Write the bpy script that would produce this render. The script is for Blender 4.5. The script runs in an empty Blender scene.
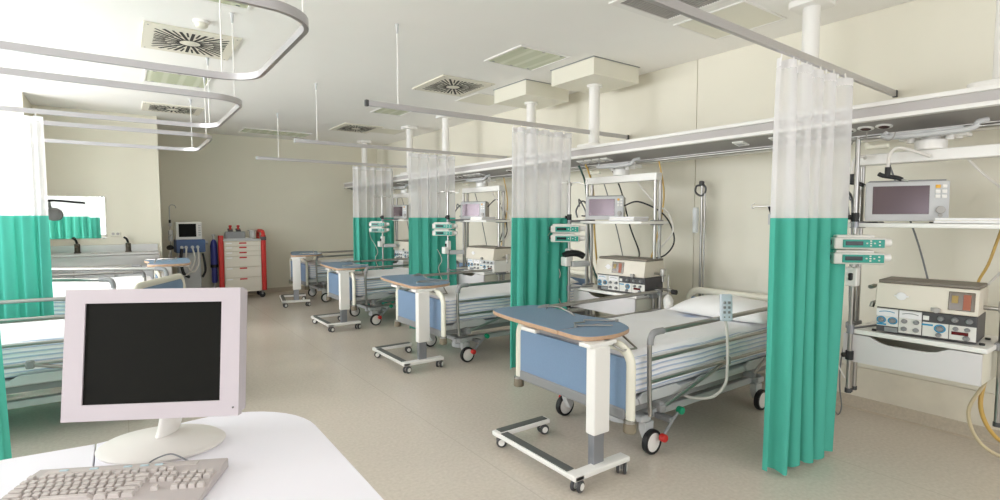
import bpy, bmesh, math, random
from mathutils import Vector, Matrix, Euler
R = math.radians
PI = math.pi
col = bpy.context.scene.collection
rnd = random.Random(7)

# ------------------------------------------------------------------ materials
def srgb(r, g, b):
    f = lambda c: (c / 12.92) if c <= 0.04045 else ((c + 0.055) / 1.055) ** 2.4
    return (f(r / 255), f(g / 255), f(b / 255), 1)

def mat(name, rgb, rough=0.5, metal=0.0, noise=0.0, scale=20.0, bump=0.0, spec=0.5, coat=0.0, bscale=None):
    m = bpy.data.materials.new(name); m.use_nodes = True
    nt = m.node_tree; n = nt.nodes; b = n['Principled BSDF']
    c = srgb(*rgb)
    b.inputs['Base Color'].default_value = c
    b.inputs['Roughness'].default_value = rough
    b.inputs['Metallic'].default_value = metal
    b.inputs['Specular IOR Level'].default_value = spec
    b.inputs['Coat Weight'].default_value = coat
    if noise or bump:
        tc = n.new('ShaderNodeTexCoord'); nz = n.new('ShaderNodeTexNoise')
        nz.inputs['Scale'].default_value = scale; nz.inputs['Detail'].default_value = 4
        nt.links.new(tc.outputs['Object'], nz.inputs['Vector'])
        if noise:
            rp = n.new('ShaderNodeValToRGB')
            rp.color_ramp.elements[0].position = 0.3; rp.color_ramp.elements[1].position = 0.7
            rp.color_ramp.elements[0].color = tuple(x * (1 - noise) for x in c[:3]) + (1,)
            rp.color_ramp.elements[1].color = tuple(min(1, x * (1 + noise)) for x in c[:3]) + (1,)
            nt.links.new(nz.outputs['Fac'], rp.inputs['Fac'])
            nt.links.new(rp.outputs['Color'], b.inputs['Base Color'])
        if bump:
            nb = nz
            if bscale:
                nb = n.new('ShaderNodeTexNoise'); nb.inputs['Scale'].default_value = bscale
                nt.links.new(tc.outputs['Object'], nb.inputs['Vector'])
            bp = n.new('ShaderNodeBump'); bp.inputs['Strength'].default_value = bump; bp.inputs['Distance'].default_value = 0.01
            nt.links.new(nb.outputs['Fac'], bp.inputs['Height'])
            nt.links.new(bp.outputs['Normal'], b.inputs['Normal'])
    return m

M = {}
M['wall'] = mat('ivory_wall_panel', (226, 222, 207), 0.5, noise=0.012, scale=2.0)
M['wall_far'] = mat('ivory_wall_paint', (226, 221, 204), 0.6, noise=0.012, scale=2.0)
M['wall_low'] = mat('marbled_wall_vinyl', (221, 214, 198), 0.45, noise=0.06, scale=6.0)
M['ceiling'] = mat('white_ceiling', (246, 244, 240), 0.7, noise=0.006, scale=3.0)
M['base'] = mat('coved_vinyl_skirting', (190, 178, 160), 0.5, noise=0.08, scale=60)
M['white'] = mat('white_enamel', (238, 236, 232), 0.35)
M['cream'] = mat('cream_plastic', (226, 223, 208), 0.4)
M['warm_grey'] = mat('warm_grey_plastic', (176, 172, 168), 0.45)
M['beam_grey'] = mat('grey_beam_panel', (186, 181, 180), 0.45)
M['beam_dark'] = mat('dark_grey_beam_panel', (158, 154, 150), 0.5)
M['grey'] = mat('grey_plastic', (140, 141, 142), 0.45)
M['lgrey'] = mat('light_grey_paint', (196, 197, 198), 0.4)
M['dgrey'] = mat('dark_grey_plastic', (72, 72, 74), 0.5)
M['black'] = mat('black_rubber', (26, 26, 28), 0.5)
M['brown_grey'] = mat('taupe_rubber_bumper', (128, 118, 100), 0.55)
M['chrome'] = mat('brushed_steel_tube', (172, 170, 167), 0.30, 1.0)
M['steel'] = mat('stainless_steel', (184, 182, 178), 0.3, 1.0)
M['alu'] = mat('anodised_aluminium', (196, 194, 198), 0.28, 0.9)
M['alu_dark'] = mat('matt_aluminium_tube', (150, 152, 158), 0.4, 0.6)
M['blue'] = mat('blue_laminate', (122, 147, 176), 0.45, noise=0.03, scale=120)
M['blue_top'] = mat('blue_table_laminate', (112, 137, 162), 0.5, noise=0.04, scale=160)
M['wood'] = mat('beech_edge', (190, 156, 128), 0.45, noise=0.08, scale=30)
M['green'] = mat('green_knob', (20, 150, 110), 0.4)
M['red'] = mat('red_plastic', (196, 44, 38), 0.4)
M['dred'] = mat('dark_red_display', (96, 20, 22), 0.2)
M['pump_teal'] = mat('teal_pump_front', (20, 148, 132), 0.35)
M['screen_off'] = mat('black_screen', (20, 20, 17), 0.5, spec=0.12)
M['screen_gloss'] = mat('glossy_dark_screen', (92, 76, 84), 0.16, 0.35, spec=0.9)
M['bezel'] = mat('lilac_white_bezel', (192, 183, 188), 0.4)
M['stand_white'] = mat('white_monitor_stand', (228, 224, 219), 0.4, spec=0.3)
M['desk'] = mat('white_desk_laminate', (240, 238, 246), 0.45, spec=0.3, noise=0.006, scale=4)
M['kb'] = mat('grey_keyboard_case', (186, 178, 176), 0.5)
M['key'] = mat('pale_grey_key', (196, 188, 184), 0.5)
M['key_blue'] = mat('pale_blue_media_key', (184, 204, 212), 0.4)
M['pillow'] = mat('white_pillow_cotton', (244, 243, 243), 0.85, bump=0.25, scale=9)
M['sheet'] = mat('white_cotton_sheet', (245, 245, 248), 0.85, bump=0.2, scale=7)
M['yellow_tube'] = mat('yellow_gas_hose', (208, 172, 96), 0.4)
M['clear_tube'] = mat('pale_hose', (206, 192, 158), 0.35)
M['cable_w'] = mat('white_cable', (222, 218, 212), 0.45)
M['cable_g'] = mat('grey_cable', (120, 122, 126), 0.5)
M['cable_green'] = mat('dark_green_hose', (58, 92, 84), 0.45)
M['vent_slot'] = mat('dark_vent_slot', (46, 44, 38), 0.7)
M['vent_plate'] = mat('cream_vent_plate', (226, 221, 206), 0.5)
M['dial_blue'] = mat('blue_dial_ring', (46, 146, 190), 0.4)
M['panel_white'] = mat('white_instrument_panel', (222, 220, 214), 0.4)
M['panel_dark'] = mat('charcoal_instrument_panel', (76, 73, 76), 0.45)
M['vent_body'] = mat('beige_ventilator_housing', (219, 211, 197), 0.4)
M['vent_top'] = mat('taupe_ventilator_lid', (126, 118, 108), 0.5)
M['pad_grey'] = mat('ribbed_grey_rubber', (92, 94, 90), 0.6)
M['tap_dark'] = mat('dark_bronze_metal', (92, 84, 74), 0.35, 0.7)
M['window_brown'] = mat('brown_bellows_window', (96, 82, 64), 0.2)
M['orange'] = mat('orange_bellows', (160, 84, 52), 0.4)
M['mustard'] = mat('mustard_mark', (160, 132, 62), 0.4)
M['ox_blue'] = mat('blue_cylinder', (66, 70, 150), 0.35)
M['vblue'] = mat('blue_ventilator_base', (72, 96, 140), 0.4)
M['paper'] = mat('white_paper', (238, 236, 238), 0.7)
M['drawer_white'] = mat('greyish_white_laminate', (216, 212, 213), 0.4)
M['mirror'] = mat('mirror_glass', (236, 240, 236), 0.02, 1.0)
M['lcd'] = mat('dark_lcd', (24, 36, 40), 0.2)
M['button_orange'] = mat('orange_button', (232, 176, 60), 0.4)
M['red_black'] = mat('dark_socket', (60, 26, 24), 0.5)
M['skirt_door'] = mat('beige_cabinet_front', (206, 198, 180), 0.5)
M['drawer'] = mat('cream_drawer_front', (222, 216, 202), 0.4)

def mat_floor():
    m = bpy.data.materials.new('speckled_beige_vinyl'); m.use_nodes = True
    nt = m.node_tree; n = nt.nodes; L = nt.links; b = n['Principled BSDF']
    tc = n.new('ShaderNodeTexCoord')
    n1 = n.new('ShaderNodeTexNoise'); n1.inputs['Scale'].default_value = 45; n1.inputs['Detail'].default_value = 5
    n2 = n.new('ShaderNodeTexNoise'); n2.inputs['Scale'].default_value = 1.1; n2.inputs['Detail'].default_value = 3
    L.new(tc.outputs['Object'], n1.inputs['Vector']); L.new(tc.outputs['Object'], n2.inputs['Vector'])
    rp = n.new('ShaderNodeValToRGB'); e = rp.color_ramp.elements
    e[0].position = 0.3; e[0].color = srgb(201, 191, 178); e[1].position = 0.7; e[1].color = srgb(214, 204, 192)
    L.new(n1.outputs['Fac'], rp.inputs['Fac'])
    rp2 = n.new('ShaderNodeValToRGB'); e = rp2.color_ramp.elements
    e[0].position = 0.35; e[0].color = (0.95, 0.95, 0.95, 1); e[1].position = 0.65; e[1].color = (1, 1, 1, 1)
    L.new(n2.outputs['Fac'], rp2.inputs['Fac'])
    mx = n.new('ShaderNodeMix'); mx.data_type = 'RGBA'; mx.blend_type = 'MULTIPLY'; mx.inputs[0].default_value = 1
    L.new(rp.outputs['Color'], mx.inputs[6]); L.new(rp2.outputs['Color'], mx.inputs[7])
    # welded seams of the vinyl sheets
    sx = n.new('ShaderNodeSeparateXYZ'); L.new(tc.outputs['Object'], sx.inputs[0])
    md = n.new('ShaderNodeMath'); md.operation = 'PINGPONG'; md.inputs[1].default_value = 0.95
    L.new(sx.outputs['X'], md.inputs[0])
    lt = n.new('ShaderNodeMath'); lt.operation = 'LESS_THAN'; lt.inputs[1].default_value = 0.004
    L.new(md.outputs[0], lt.inputs[0])
    mx2 = n.new('ShaderNodeMix'); mx2.data_type = 'RGBA'; mx2.inputs[7].default_value = srgb(193, 183, 169)
    L.new(lt.outputs[0], mx2.inputs[0]); L.new(mx.outputs[2], mx2.inputs[6])
    L.new(mx2.outputs[2], b.inputs['Base Color'])
    b.inputs['Roughness'].default_value = 0.27
    b.inputs['Specular IOR Level'].default_value = 0.5
    return m
M['floor'] = mat_floor()

def mat_striped():
    m = bpy.data.materials.new('blue_striped_white_bedding'); m.use_nodes = True
    nt = m.node_tree; n = nt.nodes; L = nt.links; b = n['Principled BSDF']
    tc = n.new('ShaderNodeTexCoord'); sp = n.new('ShaderNodeSeparateXYZ'); L.new(tc.outputs['Object'], sp.inputs[0])
    nz = n.new('ShaderNodeTexNoise'); nz.inputs['Scale'].default_value = 2.2
    L.new(tc.outputs['Object'], nz.inputs['Vector'])
    ad = n.new('ShaderNodeMath'); ad.operation = 'MULTIPLY_ADD'; ad.inputs[1].default_value = 0.03
    L.new(nz.outputs['Fac'], ad.inputs[0]); L.new(sp.outputs['Z'], ad.inputs[2])
    ml = n.new('ShaderNodeMath'); ml.operation = 'MULTIPLY'; ml.inputs[1].default_value = 2 * PI / 0.034; L.new(ad.outputs[0], ml.inputs[0])
    sn = n.new('ShaderNodeMath'); sn.operation = 'SINE'; L.new(ml.outputs[0], sn.inputs[0])
    rp = n.new('ShaderNodeValToRGB'); e = rp.color_ramp.elements
    e[0].position = 0.35; e[0].color = srgb(246, 246, 250); e[1].position = 0.75; e[1].color = srgb(188, 199, 224)
    L.new(sn.outputs[0], rp.inputs['Fac'])
    L.new(rp.outputs['Color'], b.inputs['Base Color'])
    bp = n.new('ShaderNodeBump'); bp.inputs['Strength'].default_value = 0.25; bp.inputs['Distance'].default_value = 0.01
    L.new(sn.outputs[0], bp.inputs['Height']); L.new(bp.outputs['Normal'], b.inputs['Normal'])
    b.inputs['Roughness'].default_value = 0.9
    return m
M['striped'] = mat_striped()

def mat_cloth(name, rgb, trans, alpha_t=0.0, rough=0.9):
    m = bpy.data.materials.new(name); m.use_nodes = True
    nt = m.node_tree; n = nt.nodes; L = nt.links
    out = n['Material Output']; n.remove(n['Principled BSDF'])
    d = n.new('ShaderNodeBsdfDiffuse'); t = n.new('ShaderNodeBsdfTranslucent')
    d.inputs['Color'].default_value = srgb(*rgb); t.inputs['Color'].default_value = srgb(*rgb)
    mx = n.new('ShaderNodeMixShader'); mx.inputs[0].default_value = trans
    L.new(d.outputs[0], mx.inputs[1]); L.new(t.outputs[0], mx.inputs[2])
    last = mx
    if alpha_t:
        tr = n.new('ShaderNodeBsdfTransparent'); m2 = n.new('ShaderNodeMixShader'); m2.inputs[0].default_value = alpha_t
        L.new(mx.outputs[0], m2.inputs[1]); L.new(tr.outputs[0], m2.inputs[2]); last = m2
    L.new(last.outputs[0], out.inputs['Surface'])
    return m
M['sheer'] = mat_cloth('white_sheer_net', (250, 249, 251), 0.45, 0.37)
M['hem_white'] = mat_cloth('white_heading_tape', (248, 247, 248), 0.35)
M['curtain'] = mat_cloth('sea_green_curtain', (96, 196, 178), 0.24)

def mat_diffuser():
    m = mat('pale_green_light_diffuser', (205, 211, 184), 0.25)
    nt = m.node_tree; n = nt.nodes; b = n['Principled BSDF']
    tc = n.new('ShaderNodeTexCoord'); sp = n.new('ShaderNodeSeparateXYZ'); nt.links.new(tc.outputs['Object'], sp.inputs[0])
    ml = n.new('ShaderNodeMath'); ml.operation = 'MULTIPLY'; ml.inputs[1].default_value = 2 * PI / 0.17; nt.links.new(sp.outputs['X'], ml.inputs[0])
    sn = n.new('ShaderNodeMath'); sn.operation = 'SINE'; nt.links.new(ml.outputs[0], sn.inputs[0])
    rp = n.new('ShaderNodeValToRGB'); e = rp.color_ramp.elements
    e[0].position = 0.2; e[0].color = srgb(196, 202, 174); e[1].position = 0.8; e[1].color = srgb(214, 219, 196)
    nt.links.new(sn.outputs[0], rp.inputs['Fac']); nt.links.new(rp.outputs['Color'], b.inputs['Base Color'])
    return m
M['diffuser'] = mat_diffuser()
def mat_glass():
    m = bpy.data.materials.new('clear_glass'); m.use_nodes = True
    b = m.node_tree.nodes['Principled BSDF']
    b.inputs['Base Color'].default_value = (0.95, 0.97, 0.96, 1); b.inputs['Roughness'].default_value = 0.05
    b.inputs['Alpha'].default_value = 0.35
    return m
M['glass'] = mat_glass()

# ------------------------------------------------------------------ mesh builder
# parts that come several to a thing: every separate piece becomes a child of its own
SPLIT = {'rack_arms': 'rack_arm', 'rail_elbows': 'rail_elbow', 'black_clamps': 'clamp', 'glider_hooks': 'glider_hook', 'bumpers': 'bumper',
         'collars': 'collar', 'gas_ports': 'gas_port', 'clips': 'clip', 'screws': 'screw', 'keys': 'key', 'buttons': 'button', 'feet': 'foot',
         'shelf_clamps': 'shelf_clamp', 'sockets': 'socket', 'media_keys': 'media_key', 'rail_brackets': 'rail_bracket', 'lift_columns': 'lift_column',
         'base_pads': 'base_pad', 'pedal_lever': 'pedal_lever', 'ports': 'port', 'black_hoses': 'black_hose', 'breathing_hoses': 'breathing_hose',
         'left_cables': 'cable', 'end_cap': 'end_cap', 'task_light': 'task_light', 'black_fittings': 'fitting', 'humidifier': 'humidifier',
         'support_arm': 'support_arm', 'book_stop': 'book_stop', 'side_pole': 'side_pole', 'frame_bars': 'frame_bar', 'lamp_head': 'lamp_head'}
class MB:
    def __init__(s): s.bm = bmesh.new()
    def _merge(s, t, mi=0, mtx=None):
        if mtx is not None: bmesh.ops.transform(t, matrix=mtx, verts=t.verts)
        for f in t.faces: f.material_index = mi; f.smooth = True
        me = bpy.data.meshes.new('tmp'); t.to_mesh(me); t.free(); s.bm.from_mesh(me); bpy.data.meshes.remove(me)
        return s
    def box(s, c, d, bev=0.0, rot=None, mi=0, seg=2):
        t = bmesh.new(); bmesh.ops.create_cube(t, size=1)
        bmesh.ops.scale(t, vec=d, verts=t.verts)
        if bev: bmesh.ops.bevel(t, geom=list(t.edges), offset=min(bev, min(d) * 0.49), segments=seg, affect='EDGES', profile=0.5)
        mt = Matrix.Translation(c)
        if rot: mt = mt @ Euler(rot).to_matrix().to_4x4()
        return s._merge(t, mi, mt)
    def cyl(s, p0, p1, r, r2=None, n=16, mi=0, bev=0.0):
        p0 = Vector(p0); p1 = Vector(p1); d = p1 - p0
        t = bmesh.new()
        bmesh.ops.create_cone(t, cap_ends=True, segments=n, radius1=r, radius2=r if r2 is None else r2, depth=d.length)
        if bev:
            es = [e for e in t.edges if any(len(f.verts) > 4 for f in e.link_faces)]
            bmesh.ops.bevel(t, geom=es, offset=bev, segments=2, affect='EDGES', profile=0.5)
        q = Vector((0, 0, 1)).rotation_difference(d.normalized())
        return s._merge(t, mi, Matrix.Translation((p0 + p1) / 2) @ q.to_matrix().to_4x4())
    def sph(s, c, r, sc=(1, 1, 1), n=16, mi=0, rot=None):
        t = bmesh.new(); bmesh.ops.create_uvsphere(t, u_segments=n, v_segments=max(6, n // 2), radius=r)
        mt = Matrix.Translation(c)
        if rot: mt = mt @ Euler(rot).to_matrix().to_4x4()
        return s._merge(t, mi, mt @ Matrix.Diagonal((*sc, 1)))
    def tube(s, pts, r, n=8, smooth=0, closed=False, mi=0, sec=None):
        pts = [Vector(p) for p in pts]
        if smooth:
            P = pts; out = []
            k = len(P)
            for i in range(k if closed else k - 1):
                g = lambda j: P[j % k] if closed else P[max(0, min(k - 1, j))]
                a, b, c, d = g(i - 1), g(i), g(i + 1), g(i + 2)
                for q in range(smooth):
                    u = q / smooth
                    out.append(0.5 * ((2 * b) + (c - a) * u + (2 * a - 5 * b + 4 * c - d) * u * u + (3 * b - a - 3 * c + d) * u ** 3))
            if not closed: out.append(P[-1])
            pts = out
        t = bmesh.new(); k = len(pts); rings = []
        tan = []
        for i in range(k):
            a = pts[(i - 1) % k] if closed else pts[max(0, i - 1)]; b = pts[(i + 1) % k] if closed else pts[min(k - 1, i + 1)]
            tan.append((b - a).normalized())
        up = Vector((0, 0, 1)) if abs(tan[0].z) < 0.9 else Vector((1, 0, 0))
        nrm = (up - tan[0] * up.dot(tan[0])).normalized()
        for i in range(k):
            if i:
                q = tan[i - 1].rotation_difference(tan[i]); nrm = (q @ nrm); nrm = (nrm - tan[i] * nrm.dot(tan[i])).normalized()
            bi = tan[i].cross(nrm)
            if sec: ring = [t.verts.new(pts[i] + nrm * a + bi * b) for a, b in sec]
            else: ring = [t.verts.new(pts[i] + nrm * (r * math.cos(2 * PI * j / n)) + bi * (r * math.sin(2 * PI * j / n))) for j in range(n)]
            rings.append(ring)
        nn = len(rings[0])
        for i in range(k if closed else k - 1):
            A = rings[i]; B = rings[(i + 1) % k]
            for j in range(nn): t.faces.new((A[j], A[(j + 1) % nn], B[(j + 1) % nn], B[j]))
        if not closed:
            t.faces.new(rings[0][::-1]); t.faces.new(rings[-1])
        bmesh.ops.recalc_face_normals(t, faces=t.faces)
        return s._merge(t, mi)
    def prism(s, poly, h, axes='xy', o=(0, 0, 0), bev=0.0, mi=0, mtx=None):
        # polygon in the plane of the two axes, extruded by h along the third (centred)
        t = bmesh.new(); ia = 'xyz'.index(axes[0]); ib = 'xyz'.index(axes[1]); ic = 3 - ia - ib
        def P(a, b, c):
            v = [0, 0, 0]; v[ia] = a; v[ib] = b; v[ic] = c; return v
        lo = [t.verts.new(P(a, b, -h / 2)) for a, b in poly]; hi = [t.verts.new(P(a, b, h / 2)) for a, b in poly]
        t.faces.new(lo); t.faces.new(hi)
        k = len(poly)
        for i in range(k): t.faces.new((lo[i], lo[(i + 1) % k], hi[(i + 1) % k], hi[i]))
        bmesh.ops.recalc_face_normals(t, faces=t.faces)
        if bev:
            es = [e for e in t.edges if any(len(f.verts) == k for f in e.link_faces)] if k != 4 else list(t.edges)
            bmesh.ops.bevel(t, geom=es, offset=bev, segments=2, affect='EDGES', profile=0.5)
        mt = Matrix.Translation(o)
        if mtx is not None: mt = mt @ mtx
        return s._merge(t, mi, mt)
    def lathe(s, prof, c=(0, 0, 0), n=20, mi=0, mtx=None):
        t = bmesh.new(); rings = []
        for r, z in prof: rings.append([t.verts.new((r * math.cos(2 * PI * j / n), r * math.sin(2 * PI * j / n), z)) for j in range(n)] if r > 1e-6 else [t.verts.new((0, 0, z))])
        for A, B in zip(rings, rings[1:]):
            for j in range(n):
                f = [A[j % len(A)], A[(j + 1) % len(A)], B[(j + 1) % len(B)], B[j % len(B)]]
                u = []
                for v in f:
                    if v not in u: u.append(v)
                if len(u) > 2: t.faces.new(u)
        bmesh.ops.recalc_face_normals(t, faces=t.faces)
        mt = Matrix.Translation(c)
        if mtx is not None: mt = mt @ mtx
        return s._merge(t, mi, mt)
    def build(s, name, m, parent=None, ang=50, loc=None):
        if name in SPLIT: return s.build_each(SPLIT[name], m, parent, ang)
        name = name.strip(); s.bm.normal_update()
        me = bpy.data.meshes.new(name); s.bm.to_mesh(me); s.bm.free()
        for x in (m if isinstance(m, (list, tuple)) else [m]): me.materials.append(M[x] if isinstance(x, str) else x)
        if me.polygons: me.set_sharp_from_angle(angle=R(ang))
        o = bpy.data.objects.new(name, me); col.objects.link(o)
        if loc: o.location = loc
        if parent: o.parent = parent
        if ang < 100:
            wn = o.modifiers.new('weighted_normal', 'WEIGHTED_NORMAL'); wn.keep_sharp = True
        return o

def _build_each(s, name, m, parent, ang):
    bm = s.bm; bm.verts.ensure_lookup_table(); bm.verts.index_update(); seen = {}; isl = []
    for v in bm.verts:
        if v in seen: continue
        st = [v]; seen[v] = len(isl); cur = []
        while st:
            a = st.pop(); cur.append(a)
            for e in a.link_edges:
                b = e.other_vert(a)
                if b not in seen: seen[b] = len(isl); st.append(b)
        isl.append(cur)
    bb = [[min(v.co[i] for v in c) - 0.0005 for i in range(3)] + [max(v.co[i] for v in c) + 0.0005 for i in range(3)] for c in isl]
    par = list(range(len(isl)))
    def f(i):
        while par[i] != i: i = par[i]
        return i
    for i in range(len(isl)):
        for j in range(i):
            if all(bb[i][k] <= bb[j][k + 3] and bb[j][k] <= bb[i][k + 3] for k in range(3)): par[f(i)] = f(j)
    grp = {}
    for i in range(len(isl)): grp.setdefault(f(i), []).append(i)
    last = None
    for g in list(grp.values()):
        t = bm.copy() if len(grp) > 1 else bm
        if len(grp) > 1:
            t.verts.ensure_lookup_table(); keep = {v.index for i in g for v in isl[i]}
            bmesh.ops.delete(t, geom=[v for v in t.verts if v.index not in keep], context='VERTS')
        q = MB(); q.bm.free(); q.bm = t
        o = MB._build0(q, name, m, parent, ang); last = last or o
    if len(grp) > 1: bm.free()
    return last
MB._build0 = lambda s, name, m, parent, ang: MB.build(s, name + ' ', m, parent, ang)
MB.build_each = _build_each

def tag(o, label, cat, group=None):
    o['label'] = label; o['category'] = cat
    if group: o['group'] = group
    return o
def thing(name, label, cat, loc=(0, 0, 0), rz=0, group=None):
    o = bpy.data.objects.new(name, None); col.objects.link(o)
    o.empty_display_size = 0.1
    o.location = loc; o.rotation_euler = (0, 0, rz)
    return tag(o, label, cat, group)
def struct(name, mb, m, ang=50):
    o = mb.build(name, m, ang=ang); o['kind'] = 'structure'; return o
def copy_tree(o, parent=None):
    c = o.copy(); col.objects.link(c)
    if parent: c.parent = parent
    for ch in list(o.children): copy_tree(ch, c)
    return c
def dup(o, loc, label, rz=None, group=None):
    c = copy_tree(o); c.location = loc; c['label'] = label
    if rz is not None: c.rotation_euler = (0, 0, rz)
    if group: c['group'] = group
    return c
def rrect(x0, x1, y0, y1, r, n=5):
    out = []
    for cx, cy, a0 in ((x1 - r, y1 - r, 0), (x0 + r, y1 - r, 90), (x0 + r, y0 + r, 180), (x1 - r, y0 + r, 270)):
        for i in range(n + 1):
            a = R(a0 + 90 * i / n); out.append((cx + r * math.cos(a), cy + r * math.sin(a)))
    return out
def smooth_loop(P, sub=5):
    k = len(P); out = []
    for i in range(k):
        a, b, c, d = (Vector(P[(i + j) % k]) for j in (-1, 0, 1, 2))
        for q in range(sub):
            u = q / sub
            v = 0.5 * ((2 * b) + (c - a) * u + (2 * a - 5 * b + 4 * c - d) * u * u + (3 * b - a - 3 * c + d) * u ** 3)
            out.append((v.x, v.y))
    return out

# ------------------------------------------------------------------ room
XR, XL, YF, YB, H = 4.98, -3.7, 11.9, -3.2, 3.25
YS, XS = 10.42, 0.56      # wall with the sinks, its right-hand corner
struct('floor', MB().box(((XR + XL) / 2, (YF + YB) / 2, -0.05), (XR - XL + 0.4, YF - YB + 0.4, 0.1)), 'floor')
struct('ceiling', MB().box(((XR + XL) / 2, (YF + YB) / 2, H + 0.05), (XR - XL + 0.4, YF - YB + 0.4, 0.1)), 'ceiling')
w = MB()
ys = [YB, -2.02, 0.68, 3.38, 6.08, 8.78, YF]
for a, b in zip(ys, ys[1:]):
    w.box((XR + 0.05, (a + b) / 2, 0.35 + (H - 0.35) / 2), (0.1, b - a - 0.006, H - 0.35), 0.004)
    w.box((XR + 0.05, (a + b) / 2, 0.22), (0.1, b - a, 0.256), mi=1)
w.box((XR + 0.12, (YF + YB) / 2, H / 2), (0.1, YF - YB, H), mi=0)
struct('wall_right', w, ['wall', 'wall_low'])
w = MB(); w.box(((XR + XS) / 2, YF + 0.05, H / 2), (XR - XS + 0.2, 0.1, H)); struct('wall_far', w, 'wall_far')
w = MB(); w.box(((XL + XS) / 2, (YS + YF) / 2 + 0.05, H / 2), (XS - XL, YF - YS + 0.1, H), 0.006); struct('wall_sink', w, 'wall_far')
w = MB(); w.box(((XL - 0.98) / 2, 9.93, H / 2), (-0.98 - XL, 0.98, H), 0.006); struct('wall_pier', w, 'wall_far')
struct('wall_back', MB().box(((XR + XL) / 2, YB - 0.05, 0.45), (XR - XL, 0.1, 0.9)).box(((XR + XL) / 2, YB - 0.05, 3.0), (XR - XL, 0.1, 0.5))
       .box((XL + 0.3, YB - 0.05, 1.825), (0.6, 0.1, 0.95)).box((XR - 0.3, YB - 0.05, 1.825), (0.6, 0.1, 0.95)), 'wall')
# left wall with three wide window openings
WIN = [(1.0, 3.9), (4.3, 6.7), (7.1, 9.2)]
w = MB(); w.box((XL - 0.05, (YB + YS) / 2, 0.5), (0.1, YS - YB, 1.0)); w.box((XL - 0.05, (YB + YS) / 2, 3.1), (0.1, YS - YB, 0.3))
e = [YB] + [v for p in WIN for v in p] + [YS]
for a, b in zip(e[::2], e[1::2]): w.box((XL - 0.05, (a + b) / 2, 1.975), (0.1, b - a, 1.95))
struct('wall_left', w, 'wall')
for i, (a, b) in enumerate(WIN):
    f = MB()
    for y in (a, (a + b) / 2, b): f.box((XL - 0.05, y, 1.975), (0.07, 0.06, 1.95), 0.005)
    for z in (1.02, 2.93): f.box((XL - 0.05, (a + b) / 2, z), (0.07, b - a, 0.06), 0.005)
    struct('window_%d' % (i + 1), f, 'white')
f = MB()
for x in (XL + 0.6, -0.4, 1.5, 3.0, XR - 0.6): f.box((x, YB - 0.05, 1.825), (0.06, 0.07, 1.9 * 0.97), 0.005)
for z in (0.93, 2.72): f.box(((XR + XL) / 2, YB - 0.05, z), (XR - XL - 1.2, 0.07, 0.06), 0.005)
struct('window_4', f, 'white')
# coved skirting
def skirting(name, p0, p1, n):
    p0 = Vector(p0); p1 = Vector(p1); d = (p1 - p0); L = d.length; a = math.atan2(d.y, d.x)
    prof = [(0, 0), (0.045, 0), (0.02, 0.008), (0.011, 0.03), (0.009, 0.095), (0.006, 0.1), (0, 0.1)]
    mb = MB(); mb.prism([(u * n, z) for u, z in prof], L, 'yz', o=(L / 2, 0, 0))
    o = struct(name, mb, 'base'); o.location = p0; o.rotation_euler = (0, 0, a); return o
skirting('baseboard_right', (XR, YB, 0), (XR, YF, 0), 1)
skirting('baseboard_far', (XS, YF, 0), (XR, YF, 0), -1)
skirting('baseboard_sink', (-0.98, YS, 0), (XS, YS, 0), -1)
skirting('baseboard_corner', (XS, YS, 0), (XS, YF, 0), -1)

# ------------------------------------------------------------------ ceiling fittings
def ceiling_vent(x0, x1, y0, y1, label):
    cx, cy, W, D = (x0 + x1) / 2, (y0 + y1) / 2, x1 - x0, y1 - y0
    t = thing('ceiling_vent', label, 'vent', (cx, cy, H), group='swirl air vents in the ceiling')
    m = MB(); m.box((0, 0, -0.008), (W, D, 0.016), 0.005)
    m.lathe([(0.0, -0.022), (0.05, -0.021), (0.058, -0.014)], n=24); m.build('face_plate', 'vent_plate', t)
    s = MB(); n = 20; a = W / 2 - 0.09; b = D / 2 - 0.09
    for k in range(n):
        th = 2 * PI * k / n
        c, sn = math.cos(th), math.sin(th)
        edge = min(a / abs(c) if abs(c) > 1e-4 else 9, b / abs(sn) if abs(sn) > 1e-4 else 9)
        r0 = 0.085; L = edge - r0
        s.box((c * (r0 + L / 2), sn * (r0 + L / 2), -0.0165), (L, 0.026, 0.002), 0, (0, 0, th))
        th2 = th + PI / n; c, sn = math.cos(th2), math.sin(th2)
        edge = min(a / abs(c) if abs(c) > 1e-4 else 9, b / abs(sn) if abs(sn) > 1e-4 else 9)
        if edge > 0.27:
            r0 = 0.2; L = edge - r0; s.box((c * (r0 + L / 2), sn * (r0 + L / 2), -0.0165), (L, 0.016, 0.002), 0, (0, 0, th2))
    s.build('slots', 'vent_slot', t)
    v = MB()
    for sx in (-1, 1):
        for sy in (-1, 1): v.sph((sx * (W / 2 - 0.035), sy * (D / 2 - 0.035), -0.016), 0.008, (1, 1, 0.4), 8)
    v.build('screws', 'grey', t)
    return t
ceiling_vent(0.22, 0.98, 5.44, 6.25, 'largest square swirl vent in the ceiling, beside the smoke detector')
ceiling_vent(0.33, 1.10, 9.19, 9.87, 'small distant swirl vent in the ceiling before the sink wall')
ceiling_vent(3.10, 3.84, 5.44, 6.25, 'square swirl vent in the ceiling behind the pale green light panel')
ceiling_vent(3.26, 3.98, 9.18, 10.03, 'far swirl vent in the ceiling over the farthest right-hand beds')

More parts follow.
